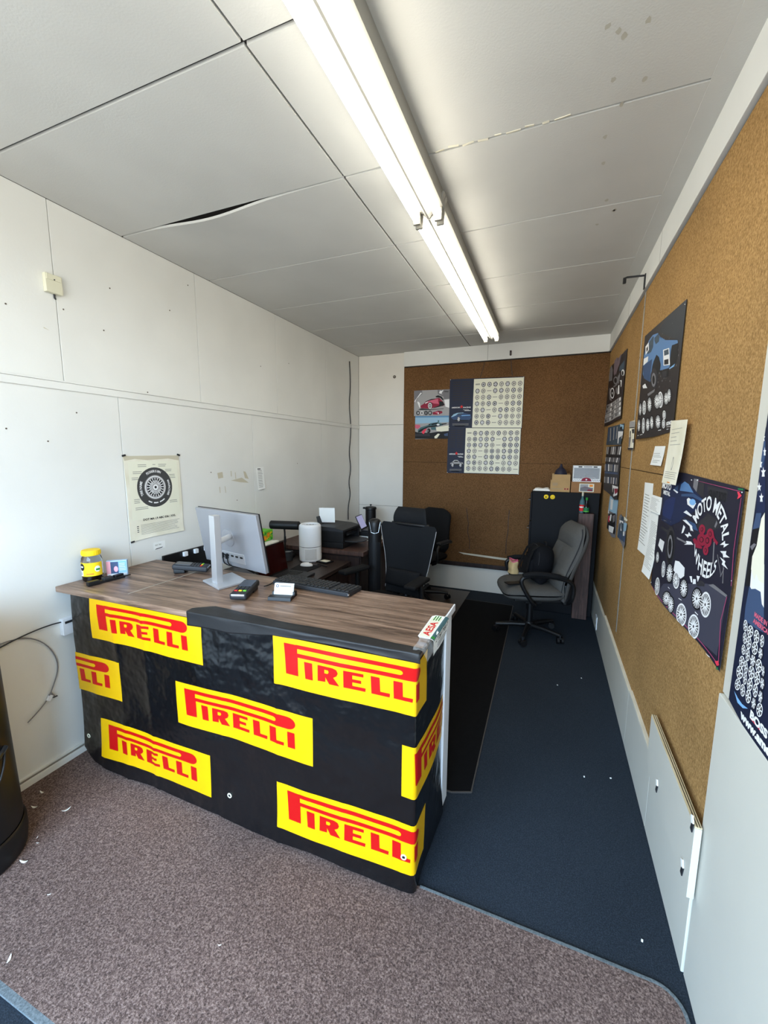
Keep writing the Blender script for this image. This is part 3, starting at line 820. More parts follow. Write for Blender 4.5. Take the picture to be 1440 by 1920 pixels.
for pts in [[(2.362, 1.452), (2.415, 1.458), (2.42, 1.415), (2.37, 1.41)], [(2.50, 1.462), (2.508, 1.462), (2.51, 1.42), (2.50, 1.42)], [(2.545, 1.45), (2.552, 1.45), (2.556, 1.40), (2.548, 1.40)], [(2.64, 1.455), (2.665, 1.45), (2.70, 1.39), (2.655, 1.40)], [(2.375, 1.35), (2.383, 1.35), (2.385, 1.305), (2.378, 1.305)], [(2.43, 1.35), (2.437, 1.35), (2.442, 1.30), (2.436, 1.30)], [(1.31, 2.18), (1.335, 2.17), (1.31, 2.175)], [(2.50, 1.39), (2.62, 1.405), (2.70, 1.36), (2.60, 1.37)]]:
    mb.poly([(.0006, a, b) for a, b in pts], 'stain')
wall_left = struct(mb, 'wall_left')
mb = MB()
mb.span((0, FY, 1.900), (.010, D, 1.936), 'wall_paint', bev=.003); mb.span((0, FY, 1.936), (.016, D, 1.943), 'wall_paint', bev=.002)
o = struct(mb, 'trim_1')
mb = MB()
mb.span((0, FY, 0), (.016, 1.9, .040), 'wall_paint', bev=.004); mb.span((0, FY, .040), (.010, 1.9, .050), 'metal_trim', bev=.001); mb.span((0, FY, .050), (.012, 1.9, .060), 'wall_paint', bev=.002)
struct(mb, 'baseboard_left')
# --- back wall
mb = MB(); fB = lambda a, b, o: (a, D - o, b)
mb.span((-.1, D + .012, -.1), (W + .1, D + .1, H + .1), 'wall_gap')
slab_panels(mb, fB, [(0, 0, .592, .952), (0, .952, .592, 1.943), (0, 1.943, .592, H), (.592, 0, 1.90, .286), (1.90, 0, W, .286), (.592, 2.6, W, H)], 'wall_cream', None)
mb.span((.592, D - .0001, .28), (W, D + .012, 2.61), 'tile_dark')
mb.cyl((.47, D, 2.50), (.47, D - .006, 2.50), .018, 'nail', seg=10); mb.cyl((.47, D, 2.50), (.47, D - .01, 2.50), .008, 'holder', seg=10)
wall_back = struct(mb, 'wall_back')
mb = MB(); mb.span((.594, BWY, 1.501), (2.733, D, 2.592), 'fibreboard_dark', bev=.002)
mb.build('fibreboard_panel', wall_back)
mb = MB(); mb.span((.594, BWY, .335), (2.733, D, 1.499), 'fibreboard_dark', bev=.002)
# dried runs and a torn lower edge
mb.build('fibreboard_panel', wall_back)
mb = MB(); random.seed(5)
for run in [[(1.520, 2.588), (1.505, 2.52), (1.488, 2.46), (1.478, 2.43)], [(1.797, 2.590), (1.80, 2.54), (1.81, 2.48), (1.816, 2.43)],
            [(1.378, .98), (1.390, .88), (1.405, .80), (1.398, .70), (1.425, .60), (1.425, .50)], [(1.853, .98), (1.846, .86), (1.850, .75), (1.835, .62), (1.838, .48)], [(1.425, .50), (1.30, .47), (1.20, .44)], [(1.43, .50), (1.55, .53), (1.65, .50), (1.83, .47)]]:
    mb.strap([(x, BWY - .0006, z) for x, z in run], .006, .0008, 'wood_dark', (1, 0, 0))
mb.build('water_stain', wall_back)
mb = MB()
V = [(1.30, .452), (1.42, .446), (1.60, .440), (1.78, .432), (1.935, .428), (1.96, .40), (1.60, .418), (1.36, .432)]
mb.prism([(x, z) for x, z in V], 0, .004, 'trim_cream', M=Matrix(((1, 0, 0, 0), (0, 0, -1, BWY), (0, 1, 0, 0), (0, 0, 0, 1))))
mb.build('torn_edge', wall_back)
mb = MB(); mb.span((.592, D - .024, .286), (2.733, D, .335), 'wood_dark', bev=.004)
struct(mb, 'trim_2')
mb = MB(); mb.span((.592, D - .022, 2.604), (W - .022, D, H), 'wall_paint', bev=.003)
mb.span((1.55, D - .0225, 2.607), (1.553, D - .020, H), 'wall_gap')
struct(mb, 'trim_3')
mb = MB(); mb.box((1.79, D - .03, 2.66), (.018, .02, .05), 'wood_dark', bev=.004); mb.cyl((1.79, D - .03, 2.66), (1.79, D - .05, 2.655), .005, 'dark_steel', seg=8)
tag(mb.build('wall_hook'), 'small dark hook fixed on the white band above the back fibreboard', 'hook')
# --- right wall
mb = MB(); fR = lambda a, b, o: (W - o, a, b)
mb.span((W + .0005, FY, -.1), (W + .1, D + .1, H + .1), 'tile_dark')
mb.span((W - .014, FY, .948), (W, 1.349, H), 'wall_panel', bev=.002)
mb.span((W - .022, FY, 0), (W, 1.349, .944), 'wall_panel', bev=.003)
wall_right = struct(mb, 'wall_right')
for a0, a1 in ((1.352, 3.094), (3.100, 4.768)):
    for z0, z1 in ((.285, 1.506), (1.510, 2.586)):
        mb = MB(); mb.span((RWX, a0, z0), (W, a1, z1), 'fibreboard', bev=.002); mb.build('fibreboard_panel', wall_right)
mb = MB(); mb.span((W - .022, 1.352, 2.606), (W, D, H), 'wall_paint', bev=.003)
for y in (2.72, 3.68): mb.span((W - .0224, y, 2.608), (W - .02, y + .002, H), 'wall_gap')
struct(mb, 'trim_4')
mb = MB(); mb.span((RWX - .004, 3.086, .40), (RWX, 3.108, 2.585), 'metal_trim', bev=.003)
for z in (.6, 1.0, 1.4, 1.8, 2.2, 2.5): mb.cyl((RWX - .004, 3.097, z), (RWX - .0052, 3.097, z), .004, 'nail', seg=8)
struct(mb, 'trim_5')
mb = MB()
ye = [1.352, 1.90, 2.45, 3.62, 4.20, D]
for a, b in zip(ye, ye[1:]):
    h = .336 if b < 2 else (.332 if b < 3 else .322 if b < 4 else .30)
    mb.span((W - .028, a + .001, 0), (W, b - .001, h - .012), 'wall_panel', bev=.002); mb.span((W - .028, a + .001, h - .012), (W, b - .001, h), 'trim_cream', bev=.002)
struct(mb, 'baseboard_right')
# --- ceiling: loose tiles with dark joints, one sagging
mb = MB()
mb.span((-.1, FY, H + .012), (W + .1, D + .1, H + .1), 'tile_dark')
xs = [0, 1.360, W]; yc = [FY, -.14, .492, 1.122, 1.750, 2.379, 3.024, 3.648, 4.300, D]
gp = {3: .014, 4: .011, 5: .011, 6: .010, 7: .008, 8: .012, 2: .014, 1: .01}
for i in range(2):
    for j in range(9):
        a0 = xs[i] + (.005 if i else 0); a1 = xs[i + 1] - (.005 if not i else 0)
        b0 = yc[j] + gp.get(j, 0) / 2; b1 = yc[j + 1] - gp.get(j + 1, 0) / 2
        sag = (i == 0 and j == 4)
        def tf(u, v, a0=a0, a1=a1, b0=b0, b1=b1, sag=sag):
            x = a0 + (a1 - a0) * u; y = b0 + (b1 - b0) * v; z = H
            if sag: z -= .026 * math.exp(-((x - .62) / .28) ** 2) * (1 - v) ** 2
            return (x, y, z)
        n = 24 if sag else 2
        mb.grid(tf, n, n // 2, 'tile')
        for vv in (0, 1):                                       # edges of the tile
            mb.grid(lambda u, w, vv=vv: Vector(tf(u, vv)) + Vector((0, 0, .012 * w)), n, 1, 'tile')
        for uu in (0, 1): mb.grid(lambda v, w, uu=uu: Vector(tf(uu, v)) + Vector((0, 0, .012 * w)), 2, 1, 'tile')
mb.grid(lambda u, v: (2.648 + .096 * u, FY + (4.30 - FY) * v, H - .0022), 1, 1, 'tile'); mb.grid(lambda u, v: (2.648, FY + (4.30 - FY) * v, H - .0022 * u), 1, 1, 'tile')
random.seed(4)
for _ in range(16):                                             # water specks near the right-hand wall
    x = 2.40 + random.gauss(0, .06); y = random.uniform(1.2, 2.6)
    mb.poly([(x + .010 * math.cos(t) * random.uniform(.5, 1), y + .014 * math.sin(t) * random.uniform(.5, 1), H - .0004) for t in [k * PI / 4 for k in range(8)]], 'scuff')
ceiling = struct(mb, 'ceiling', smooth=False)
mb = MB(); random.seed(9)
for k in range(9):
    y = 1.742 + random.uniform(-.004, .010); x = 1.78 + k * .055
    mb.box((x, y, H + .0015), (random.uniform(.02, .06), .008, .006), 'trim_cream', rz=random.uniform(-.2, .2), rx=random.uniform(-.3, .3))
mb.build('torn_tape', ceiling)
# --- floor
mb = MB(); mb.span((-.1, FY, -.08), (W + .1, D + .1, 0), 'carpet_navy'); struct(mb, 'floor', smooth=False)
# brown carpet piece with a rounded corner and worn binding
arc = [(2.70 - .07 + .07 * math.cos(t), 1.285 - .07 + .07 * math.sin(t)) for t in [k * PI / 12 for k in range(7)]]
poly = [(0, .545), (2.70, .545)] + arc + [(0, 1.30)]
root = thing('carpet', 'dark brown looped carpet piece covering the floor before the counter', 'carpet', (1.35, .92, 0))
mb = MB(); mb.prism([(x - 1.35, y - .92) for x, y in poly], .0005, .008, 'carpet_brown'); mb.build('pile', root, smooth=False)
mb = MB(); ins = [(0, .545 - .0), (2.70, .545)] + arc + [(1.88, 1.285)]
def off(x, y, d): return (x - 1.35 + d[0], y - .92 + d[1])
edge = [(2.702, .60), (2.702, .9)] + [(x + .002, y + .002) for x, y in arc] + [(2.4, 1.289), (2.1, 1.289), (1.89, 1.289)]
for (xa, ya), (xb, yb) in zip(edge, edge[1:]):
    L = math.hypot(xb - xa, yb - ya); mb.box(((xa + xb) / 2 - 1.35, (ya + yb) / 2 - .92, .0046), (L + .004, .012, .0078), 'carpet_trim', rz=math.atan2(yb - ya, xb - xa), bev=.002)
mb.span((-1.35, .525 - .92, .0005), (1.35, .549 - .92, .0078), 'carpet_trim', bev=.002)
mb.build('edge_binding', root)
mb = MB(); mb.prism([(.70, 1.93), (.86, 1.775), (1.90, 1.765), (1.988, 1.80), (1.965, 4.43), (.70, 4.44)], .0005, .007, 'mat_black')
root = thing('floor_mat', 'long black rubber-backed mat on the floor behind the counter', 'mat', (1.3, 3.1, 0))
for v in mb.bm.verts: v.co -= Vector((1.3, 3.1, 0))
mb.build('mat_surface', root, smooth=False)
mb = MB()
for a, b in [((1.988, 1.80), (1.965, 4.43)), ((1.90, 1.765), (1.988, 1.80)), ((.86, 1.775), (1.90, 1.765)), ((.9, 4.44), (1.965, 4.43))]:
    mb.box(((a[0] + b[0]) / 2 - 1.3, (a[1] + b[1]) / 2 - 3.1, .004), (math.dist(a, b), .006, .0066), 'mat_edge', rz=math.atan2(b[1] - a[1], b[0] - a[0]))
mb.build('worn_edge', root)
mat('chair_mat', (62, 52, 46), .3, var=.05, scale=6)
mb = MB(); mb.prism([(.90, 2.25), (1.43, 2.25), (1.448, 3.75), (1.462, 4.70), (.73, 4.70), (.73, 3.66), (.90, 3.66)], .0072, .0102, 'chair_mat')
tag(mb.build('chair_mat', smooth=False), 'glossy brown chair mat lying under the black chairs', 'mat')
# --- storefront behind the viewer: sill, head, posts and the window opening
mb = MB()
mb.span((-.1, FY - .1, -.1), (W + .1, FY, .12), 'wall_panel'); mb.span((-.1, FY - .1, 2.62), (W + .1, FY, H + .1), 'wall_panel')
mb.span((-.1, FY - .1, .1), (.06, FY, 2.64), 'wall_panel'); mb.span((W - .06, FY - .1, .1), (W + .1, FY, 2.64), 'wall_panel')
struct(mb, 'wall_front')
mb = MB()
for x in (.075, 1.36, W - .075): mb.box((x, FY - .05, 1.37), (.03, .05, 2.5), 'silver')
for z in (.135, 2.605): mb.box((W / 2, FY - .05, z), (W - .12, .05, .03), 'silver')
struct(mb, 'window_1')

# ================================================================== LIGHT
w = bpy.data.worlds.new('World'); SC.world = w; w.use_nodes = True
bg = w.node_tree.nodes['Background']; bg.inputs['Strength'].default_value = 9.5
nt = w.node_tree; tc = nt.nodes.new('ShaderNodeTexCoord'); sx = nt.nodes.new('ShaderNodeSeparateXYZ'); rp = nt.nodes.new('ShaderNodeValToRGB')
nt.links.new(tc.outputs['Generated'], sx.inputs['Vector']); nt.links.new(sx.outputs['Z'], rp.inputs['Fac'])
# Generated Z of the world runs -1..1; the ramp clamps below 0: pale street below the horizon, blue sky above it
rp.color_ramp.elements[0].position = 0.0; rp.color_ramp.elements[0].color = (.33, .33, .315, 1)
rp.color_ramp.elements[1].position = 1.0; rp.color_ramp.elements[1].color = (.46, .70, 1.0, 1)
e_ = rp.color_ramp.elements.new(.02); e_.color = (.60, .79, 1.0, 1); e_ = rp.color_ramp.elements.new(.35); e_.color = (.48, .72, 1.0, 1)
nt.links.new(rp.outputs['Color'], bg.inputs['Color'])
la = bpy.data.lights.new('daylight_portal', 'AREA'); la.shape = 'RECTANGLE'; la.size = W - .12; la.size_y = 2.5; la.cycles.is_portal = True
lo = bpy.data.objects.new('daylight_portal', la); COL.objects.link(lo); lo.location = (W / 2, FY - .02, 1.37); lo.rotation_euler = (PI / 2, 0, 0)
def fixture(name, label, y0, y1):
    t = thing(name, label, 'ceiling light', (1.672, (y0 + y1) / 2, H), 0, 'fluorescent strip lights on the ceiling')
    L = (y1 - y0) / 2
    mb = MB()
    # channel with a raised ridge between the lamps
    sec = [(-.062, 0), (.062, 0), (.070, -.080), (.060, -.088), (.024, -.088), (.004, -.112), (-.004, -.112), (-.024, -.088), (-.060, -.088), (-.070, -.080)]
    mb.prism([(x, z) for x, z in sec], -L, L, 'fixture', M=Matrix(((1, 0, 0, 0), (0, 0, 1, 0), (0, 1, 0, 0), (0, 0, 0, 1))))
    mb.build('housing', t, smooth=False)
    for x in (-.050, .050):
        mb = MB(); mb.cyl((x, -L + .03, -.112), (x, L - .03, -.112), .0175, 'tube_glow', seg=16); mb.build('tube', t)
        for s in (-1, 1):
            mb = MB(); mb.box((x, s * (L - .014), -.106), (.034, .016, .062), 'holder', bev=.004); mb.box((x + .016 * (1 if x > 0 else -1), s * (L - .014), -.05), (.012, .03, .05), 'fixture', bev=.003, ry=.3 * (1 if x > 0 else -1)); mb.build('lamp_holder', t)
    return t
fixture('fluorescent_light', 'lit twin tube ceiling strip light nearer the viewer', -.17, 1.975)
fixture('fluorescent_light', 'lit twin tube ceiling strip light further back, toward the fibreboard wall', 1.985, 4.13)
# camera
cam = bpy.data.cameras.new('Camera'); cam.sensor_fit = 'VERTICAL'; cam.sensor_height = 24; cam.lens = 777.483 / 1920 * 24; cam.clip_start = .02
co = bpy.data.objects.new('Camera', cam); COL.objects.link(co); SC.camera = co
yaw, pitch, roll = -.3791004, -.1404515, .00545305
f = Vector((math.sin(yaw) * math.cos(pitch), math.cos(yaw) * math.cos(pitch), math.sin(pitch)))
r = f.cross(Vector((0, 0, 1))).normalized(); u = r.cross(f)
r2 = r * math.cos(roll) + u * math.sin(roll); u2 = u * math.cos(roll) - r * math.sin(roll)
co.matrix_world = Matrix(((r2.x, u2.x, -f.x, 2.249716), (r2.y, u2.y, -f.y, 0), (r2.z, u2.z, -f.z, 1.6), (0, 0, 0, 1)))
SC.view_settings.view_transform = 'Standard'; SC.view_settings.look = 'None'; SC.view_settings.gamma = 1; SC.view_settings.use_curve_mapping = False
SC.view_settings.exposure = 0.9
SC.cycles.use_denoising = True; SC.cycles.max_bounces = 10; SC.cycles.diffuse_bounces = 6; SC.cycles.caustics_reflective = False; SC.cycles.caustics_refractive = False

# ================================================================== COUNTER
cr = thing('counter', 'wood-grain topped reception counter standing across the room from the left wall', 'counter', (.95, 1.5, 0))
def rel(mb, o):
    for v in mb.bm.verts: v.co -= Vector(o)
    return mb
CO = (.95, 1.5, 0)
mb = MB(); mb.prism([(.004, 1.238), (1.876, 1.252), (1.884, 1.762), (.004, 1.812)], CT - .028, CT, 'wood_top', bev=.003)
rel(mb, CO).build('countertop', cr)
mb = MB(); mb.span((.10, 1.272, .012), (1.862, 1.292, CT - .033), 'wood_desk'); rel(mb, CO).build('front_panel', cr)
mb = MB(); mb.span((.10, 1.293, .012), (.12, 1.72, CT - .033), 'wood_desk'); rel(mb, CO).build('side_panel', cr)
mb = MB(); mb.span((1.842, 1.293, .012), (1.862, 1.70, CT - .033), 'wood_desk'); rel(mb, CO).build('side_panel', cr)
mb = MB(); mb.span((.121, 1.293, .42), (1.841, 1.69, .44), 'wood_desk'); rel(mb, CO).build('shelf', cr)
mb = MB(); mb.prism([(1.856, 1.625), (1.886, 1.625), (1.889, 1.708), (1.856, 1.708)], .03, CT - .034, 'white_plastic', bev=.003)
o = rel(mb, CO).build('edge_panel', cr); o['label'] = 'white end panel edge'
mb = MB(); mb.prism([(1.8785, 1.44), (1.888, 1.44), (1.892, 1.764), (1.8855, 1.764)], CT - .03, CT - .001, 'white_plastic', bev=.001)
o = rel(mb, CO).build('edge_strip', cr); o['label'] = 'white edge strip'
mb = MB(); mb.strap([(.436, 1.30, CT + .0002), (.437, 1.42, CT + .0004), (.44, 1.57, CT + .0004), (.44, 1.80, CT + .0002)], .004, .0006, 'scuff', (1, 0, 0)); rel(mb, CO).build('laminate_seam', cr)

# ---- vinyl banner wrapped round the counter
XL, XC, YF = .088, 1.880, 1.247
def cover(s, z, o):
    """s runs along the front from the left wall, round the right-hand corner, then along the end"""
    zt = z / .9
    wob = .0045 * math.sin(s * 9.1 + 1.3 * math.sin(z * 4)) + .006 * mnoise.noise((s * 3.2, z * 2.4, 1.7)) + .003 * mnoise.noise((s * 9, z * 7, 4.2))
    for sk, am, wd, sl in ((.39, .010, .020, .05), (.585, .013, .014, .04), (.60, .006, .05, .1), (1.02, .004, .012, -.02), (1.30, .005, .012, .0), (1.585, .003, .01, .0), (.20, .006, .03, .12), (1.83, .003, .012, 0)):
        wob += am * math.exp(-abs(s - sk - sl * (.6 - z)) / wd) * (.5 + .5 * mnoise.noise((sk * 7, z * 3.5, 8.8)))
    bulge = .016 * max(0, 1 - z / .35) ** 1.5 * (.6 + .5 * math.sin(s * 5.2 + .8)) + .010 * math.exp(-z / .05)
    k = max(0, min(1, (.90 - z) / .06))
    d = .006 + (wob * .9 + bulge) * k + o
    R = .018; L0 = XC - R
    if s < .10: d -= .02 * (.10 - s) / .02 * .1
    if s <= L0: return Vector((s, YF + .012 - d, z))
    a = (s - L0) / R
    if a <= PI / 2: return Vector((L0 + (R + d - .010) * math.sin(a), YF + R + .002 - (R + d - .010) * math.cos(a), z))
    t = s - L0 - R * PI / 2
    return Vector((XC + d - .010, YF + R + .002 + t, z))
S1 = XC - .018 + .018 * PI / 2 + .352
cv = Sheet(cover, eps=.0009, thick=.0, grid=(.0125, .03))
outl = [(XL, .905), (S1, .905), (S1, .030), (XC + .05, .016), (XC - .05, .0105), (1.60, .022), (1.45, .030), (1.30, .018), (1.15, .014), (.98, .02), (.80, .014), (.60, .02), (.42, .016), (.28, .03), (.19, .045), (.135, .075), (XL + .016, .10)]
cv.polys.append(('vinyl', 0, outl))
def logo(cv, x, z, w=.70, h=.200, clip=None):
    P = lambda u, v: (x + w * u, z + h * (1 - v))
    Y = lambda m, l, pts: cv.poly(m, l, [P(*p) for p in pts])
    Y('vinyl_yellow', 1, [(0, 0), (1, 0), (1, 1), (0, 1)])
    # stretched capital P: stem, long bar looping back
    Y('vinyl_red', 2, [(.072, .115), (.160, .115), (.158, .26), (.162, .735), (.082, .735)])
    n = 8; cx, cy, rx, ry = .838, .235, .052, .125
    arc = [(cx + rx * math.sin(t), cy - ry * math.cos(t)) for t in [PI * k / n for k in range(n + 1)]]
    Y('vinyl_red', 2, [(.150, .11)] + arc + [(.150, .36)])
    arc = [(.742 + .018 * math.sin(t), .232 - .046 * math.cos(t)) for t in [PI * k / 6 for k in range(7)]]
    Y('vinyl_yellow', 3, [(.158, .186)] + arc + [(.158, .278)])
    T, B = .415, .745
    Y('vinyl_red', 2, [(.200, T), (.250, T), (.254, B), (.208, B)])
    Y('vinyl_red', 2, [(.284, T), (.372, T), (.396, .44), (.404, .50), (.396, .56), (.376, .60), (.412, B), (.352, B), (.330, .62), (.330, B - .03), (.284, B - .02)])
    Y('vinyl_yellow', 3, [(.326, .475), (.348, .475), (.352, .51), (.345, .545), (.326, .545)])
    Y('vinyl_red', 2, [(.436, T), (.548, T), (.548, .475), (.486, .475), (.486, .55), (.535, .55), (.535, .61), (.486, .61), (.486, .68), (.560, .68), (.558, B), (.436, B)])
    Y('vinyl_red', 2, [(.588, T), (.636, T), (.640, .675), (.692, .675), (.690, B), (.592, B)])
    Y('vinyl_red', 2, [(.710, T), (.758, T), (.760, .675), (.812, .675), (.810, B), (.712, B)])
    Y('vinyl_red', 2, [(.836, T), (.884, T), (.886, B), (.838, B)])
for x, z in [(.230, .705), (-.302, .407), (.238, .086), (.764, .400), (1.291, .705), (1.822, .388), (1.293, .083)]: logo(cv, x, z)
# trim everything to the banner's own extent
def clipped(name):
    cv.outline = [(XL, 0), (S1, 0), (S1, .91), (XL, .91)]
    return cv.build(name, bn)
bn = thing('vinyl_banner', 'black glossy vinyl banner with yellow and red lettering draped round the counter front', 'banner', (0, 0, 0))
clipped('printed_sheet')
# folded flap over the counter edge
mb = MB()
def flap(u, v):
    x = .868 + (1.886 - .868) * u; front = 1.238 + .014 * (x / 1.88) - .003
    lift = .0018 + .0022 * (mnoise.noise((x * 6, v * 3, .3)) + .6) + .002 * abs(math.sin(x * 23)) * (1 if u > .9 else .3)
    dep = (.082 - .045 * u + .006 * math.sin(x * 8.5)) * min(1, .35 + u * 9)
    if v < .55: return (x, front + dep * (1 - v / .55), CT + lift)
    if v < .66:
        a = (v - .55) / .11 * PI / 2; return (x, front - .004 * math.sin(a), CT + lift - .005 * (1 - math.cos(a)))
    k = (v - .66) / .34; return (x, front - .004 - .003 * mnoise.noise((x * 8, k, 2)), CT + lift - .005 - (.024 + .034 * max(0, min(1, (1.30 - x) / .22)) + .004 * math.sin(x * 11)) * k)
mb.grid(flap, 110, 26, 'tape_black'); o = mb.build('edge_flap', bn); o['label'] = 'matt black plastic flap folded over the counter edge'
m_ = o.modifiers.new('thick', 'SOLIDIFY'); m_.thickness = .0012; m_.offset = 1
for s, z in ((.140, .165), (1.042, .131), (1.836, .150)):
    mb = MB(); c = cover(s, z, .0025); n = (cover(s + .004, z, 0) - cover(s - .004, z, 0)).normalized().cross(Vector((0, 0, 1)))
    q = n.to_track_quat('Z', 'Y').to_matrix().to_4x4(); M = Matrix.Translation(c) @ q
    mb.lathe([(.0062, -.001), (.0062, .0012), (.008, .002), (.0105, .0015), (.0115, -.001)], 'ivory', 18, M=M); mb.cyl(M @ Vector((0, 0, -.0012)), M @ Vector((0, 0, -.0004)), .0064, 'ink', seg=16)
    o = mb.build('grommet', bn); o['label'] = 'pale eyelet'
# tyre sticker bent over the counter end, and crumpled clear film
def stk(a, b, o):
    x0 = 1.8785 + .008 * (a - 1.25) / .51 + .0125
    w_ = .002 * math.sin(a * 40) * (1 if b < 0 else .2)
    return (x0 - b - (.001), a, CT + .0012 + o) if b >= .004 else (x0 + .0015 + o + abs(w_), a, CT + .0012 + min(b, .004) - .004 if b < .004 else CT)
sk = Sheet(stk, eps=.0003, thick=0, grid=(.02, .004))
sk.base([(1.375, -.058), (1.372, .048), (1.385, .058), (1.585, .062), (1.60, .05), (1.60, -.03), (1.50, -.062)], 'white_paper')
sk.poly('cream', 1, [(1.388, .016), (1.388, .054), (1.575, .057), (1.575, .016)])
sk.text('AESA', 'red', 2, 1.398, .020, 1.530, .048, .03)
sk.rect('teal', 1, 1.378, -.004, 1.60, .010); sk.rect('leaf', 2, 1.385, .000, 1.40, .010)
sk.text('LT265/70R17', 'ink', 2, 1.412, -.024, 1.588, -.007, .012)
sk.lines('navy', 2, 1.43, -.052, 1.57, -.030, 3, .3)
sk.lines('leaf', 2, 1.545, .020, 1.595, .05, 3, .5)
tag(sk.build('tire_sticker'), 'white tyre size sticker with red lettering folded over the counter end', 'sticker')
mb = MB()
def film(u, v):
    y = 1.262 + .105 * v; x = 1.853 + .047 * u
    z = CT + .0075 + .012 * abs(mnoise.noise((x * 60, y * 30, 3.1))) - (.034 * max(0, (u - .62) / .38))
    return (x + .006 * (u > .6), y, z)
mb.grid(film, 14, 16, 'film'); o = mb.build('plastic_film'); tag(o, 'scrap of crumpled clear plastic film at the counter corner beside the sticker', 'film')

# ---- things on the counter
Z0 = CT + .0005
j = thing('coffee_jar', 'glass coffee jar with yellow lid and yellow label at the counter\'s wall end', 'jar', (.066, 1.385, Z0), .2)
mb = MB(); mb.lathe([(.0, .0), (.040, .0), (.046, .006), (.047, .02), (.047, .105), (.044, .122), (.038, .132), (.038, .136)], 'glass_clear', 36, caps=False)
mb.lathe([(.036, .136), (.036, .131), (.0425, .121), (.0452, .105), (.0452, .02), (.0445, .008), (.039, .0035), (0, .0035)], 'glass_clear', 36, caps=False); mb.build('jar_body', j)
mb = MB(); mb.lathe([(0, .134), (.041, .134), (.0425, .138), (.0425, .156), (.040, .1605), (0, .1615)], 'yellow', 36)
for k in range(24): mb.box((.0427 * math.cos(k * PI / 12), .0427 * math.sin(k * PI / 12), .146), (.0015, .003, .016), 'yellow', rz=k * PI / 12)
o = mb.build('lid', j); o['label'] = 'yellow screw lid'
def jl(a, b, o): t = a / .0475; return ((.0475 + o) * math.cos(t), (.0475 + o) * math.sin(t), b)
s_ = Sheet(jl, eps=.00015, thick=.0002, grid=(.004, .2))
PA = -.0475 * 1.0                                          # label centre faces the viewer
s_.base([(PA - .062, .030), (PA + .062, .030), (PA + .062, .100), (PA - .062, .100)], 'yellow')
s_.ell('ink', 1, (PA - .042, .078), (.017, 0), (0, .020), 16)
s_.rect('lt', 1, PA - .060, .032, PA - .036, .060); s_.lines('ink', 2, PA - .058, .036, PA - .04, .056, 3, .5)
s_.ell('lt', 1, (PA + .034, .066), (.014, 0), (0, .016), 14); s_.rect('leaf', 2, PA + .026, .058, PA + .046, .068); s_.rect('orange', 1, PA - .018, .038, PA + .016, .046)
s_.lines('lt', 2, PA - .054, .074, PA - .032, .084, 1, .7)
s_.build('label_wrap', j)
mb = MB(); mb.lathe([(0, .004), (.0385, .004), (.0442, .009), (.0442, .022), (.03, .026), (0, .0245)], 'coffee', 30); o = mb.build('coffee_grounds', j); o['label'] = 'dark coffee left in the bottom'
# leaning card box
cb = thing('card_box', 'small pink and pale blue printed box standing beside the coffee jar', 'box', (.106, 1.490, Z0), .72)
mb = MB(); mb.box((0, 0, .042), (.098, .026, .084), 'paleblue', bev=.002); mb.build('carton', cb)
s_ = Sheet(lambda a, b, o: (a, -.0132 - o, b), eps=.0002, thick=0)
s_.base([(-.048, .002), (.048, .002), (.048, .082), (-.048, .082)], 'paleblue'); s_.rect('palepink', 1, -.048, .002, -.028, .082); s_.rect('denim', 2, -.028, .014, .008, .078); s_.ell('palepink', 3, (-.004, .038), (.010, 0), (0, .016), 12); s_.rect('blue3', 2, .008, .02, .046, .08); s_.lines('lt', 3, .012, .026, .042, .072, 5, .3); s_.rect('lt', 2, -.045, .003, .045, .013)
s_.build('printed_face', cb)
# black caliper-like tool
tl = thing('tool', 'small black bar tool lying by the pink box on the counter', 'tool', (.168, 1.385, Z0), 1.42)
mb = MB(); mb.box((0, 0, .008), (.175, .018, .012), 'black', bev=.002); mb.box((-.062, 0, .012), (.055, .028, .022), 'black', bev=.004); mb.build('bar', tl)
mb = MB(); mb.box((.01, .012, .014), (.045, .034, .020), 'charcoal', bev=.004); mb.box((.012, .034, .012), (.018, .03, .012), 'black', bev=.003); mb.build('slider', tl)
mb = MB(); mb.cyl((.0875, 0, .009), (.120, .002, .009), .003, 'black', seg=10); mb.box((.062, .01, .016), (.05, .022, .018), 'black', rz=.3, bev=.003); mb.build('jaw', tl)
# card terminals
def terminal(name, label, loc, rz, tilt):
    t = thing(name, label, 'card reader', loc, rz)
    M = Matrix.Rotation(tilt, 4, 'X')
    mb = MB(); mb.box((0, 0, .024), (.078, .185, .030), 'charcoal', bev=.009, seg=3, M=M); mb.box((0, .055, .010), (.066, .06, .03), 'black', bev=.006); mb.build('body', t)
    mb = MB(); mb.box((0, .040, .0395), (.060, .078, .002), 'screen_grey', bev=.0008, M=M); mb.build('screen', t)
    for i in range(3):
        for k in range(4):
            mb = MB(); mb.box((-.020 + i * .020, -.012 - k * .0145, .0400), (.015, .0095, .004), 'key' if k < 3 else ('red', 'yellow', 'lime')[i], bev=.001, M=M)
            mb.build('key', t)
    mb = MB(); mb.box((0, -.0855, .030), (.062, .016, .012), 'chrome', bev=.003, M=M); mb.build('card_slot', t)
    return t
terminal('card_terminal', 'black card reader with colour keys facing the customer, in front of the monitor stand', (.950, 1.505, Z0 + .002), .34, .06)
terminal('card_terminal', 'black card reader lying side-on at the counter back edge near the wall', (.420, 1.690, Z0 + .006), -1.05 + PI, .12)
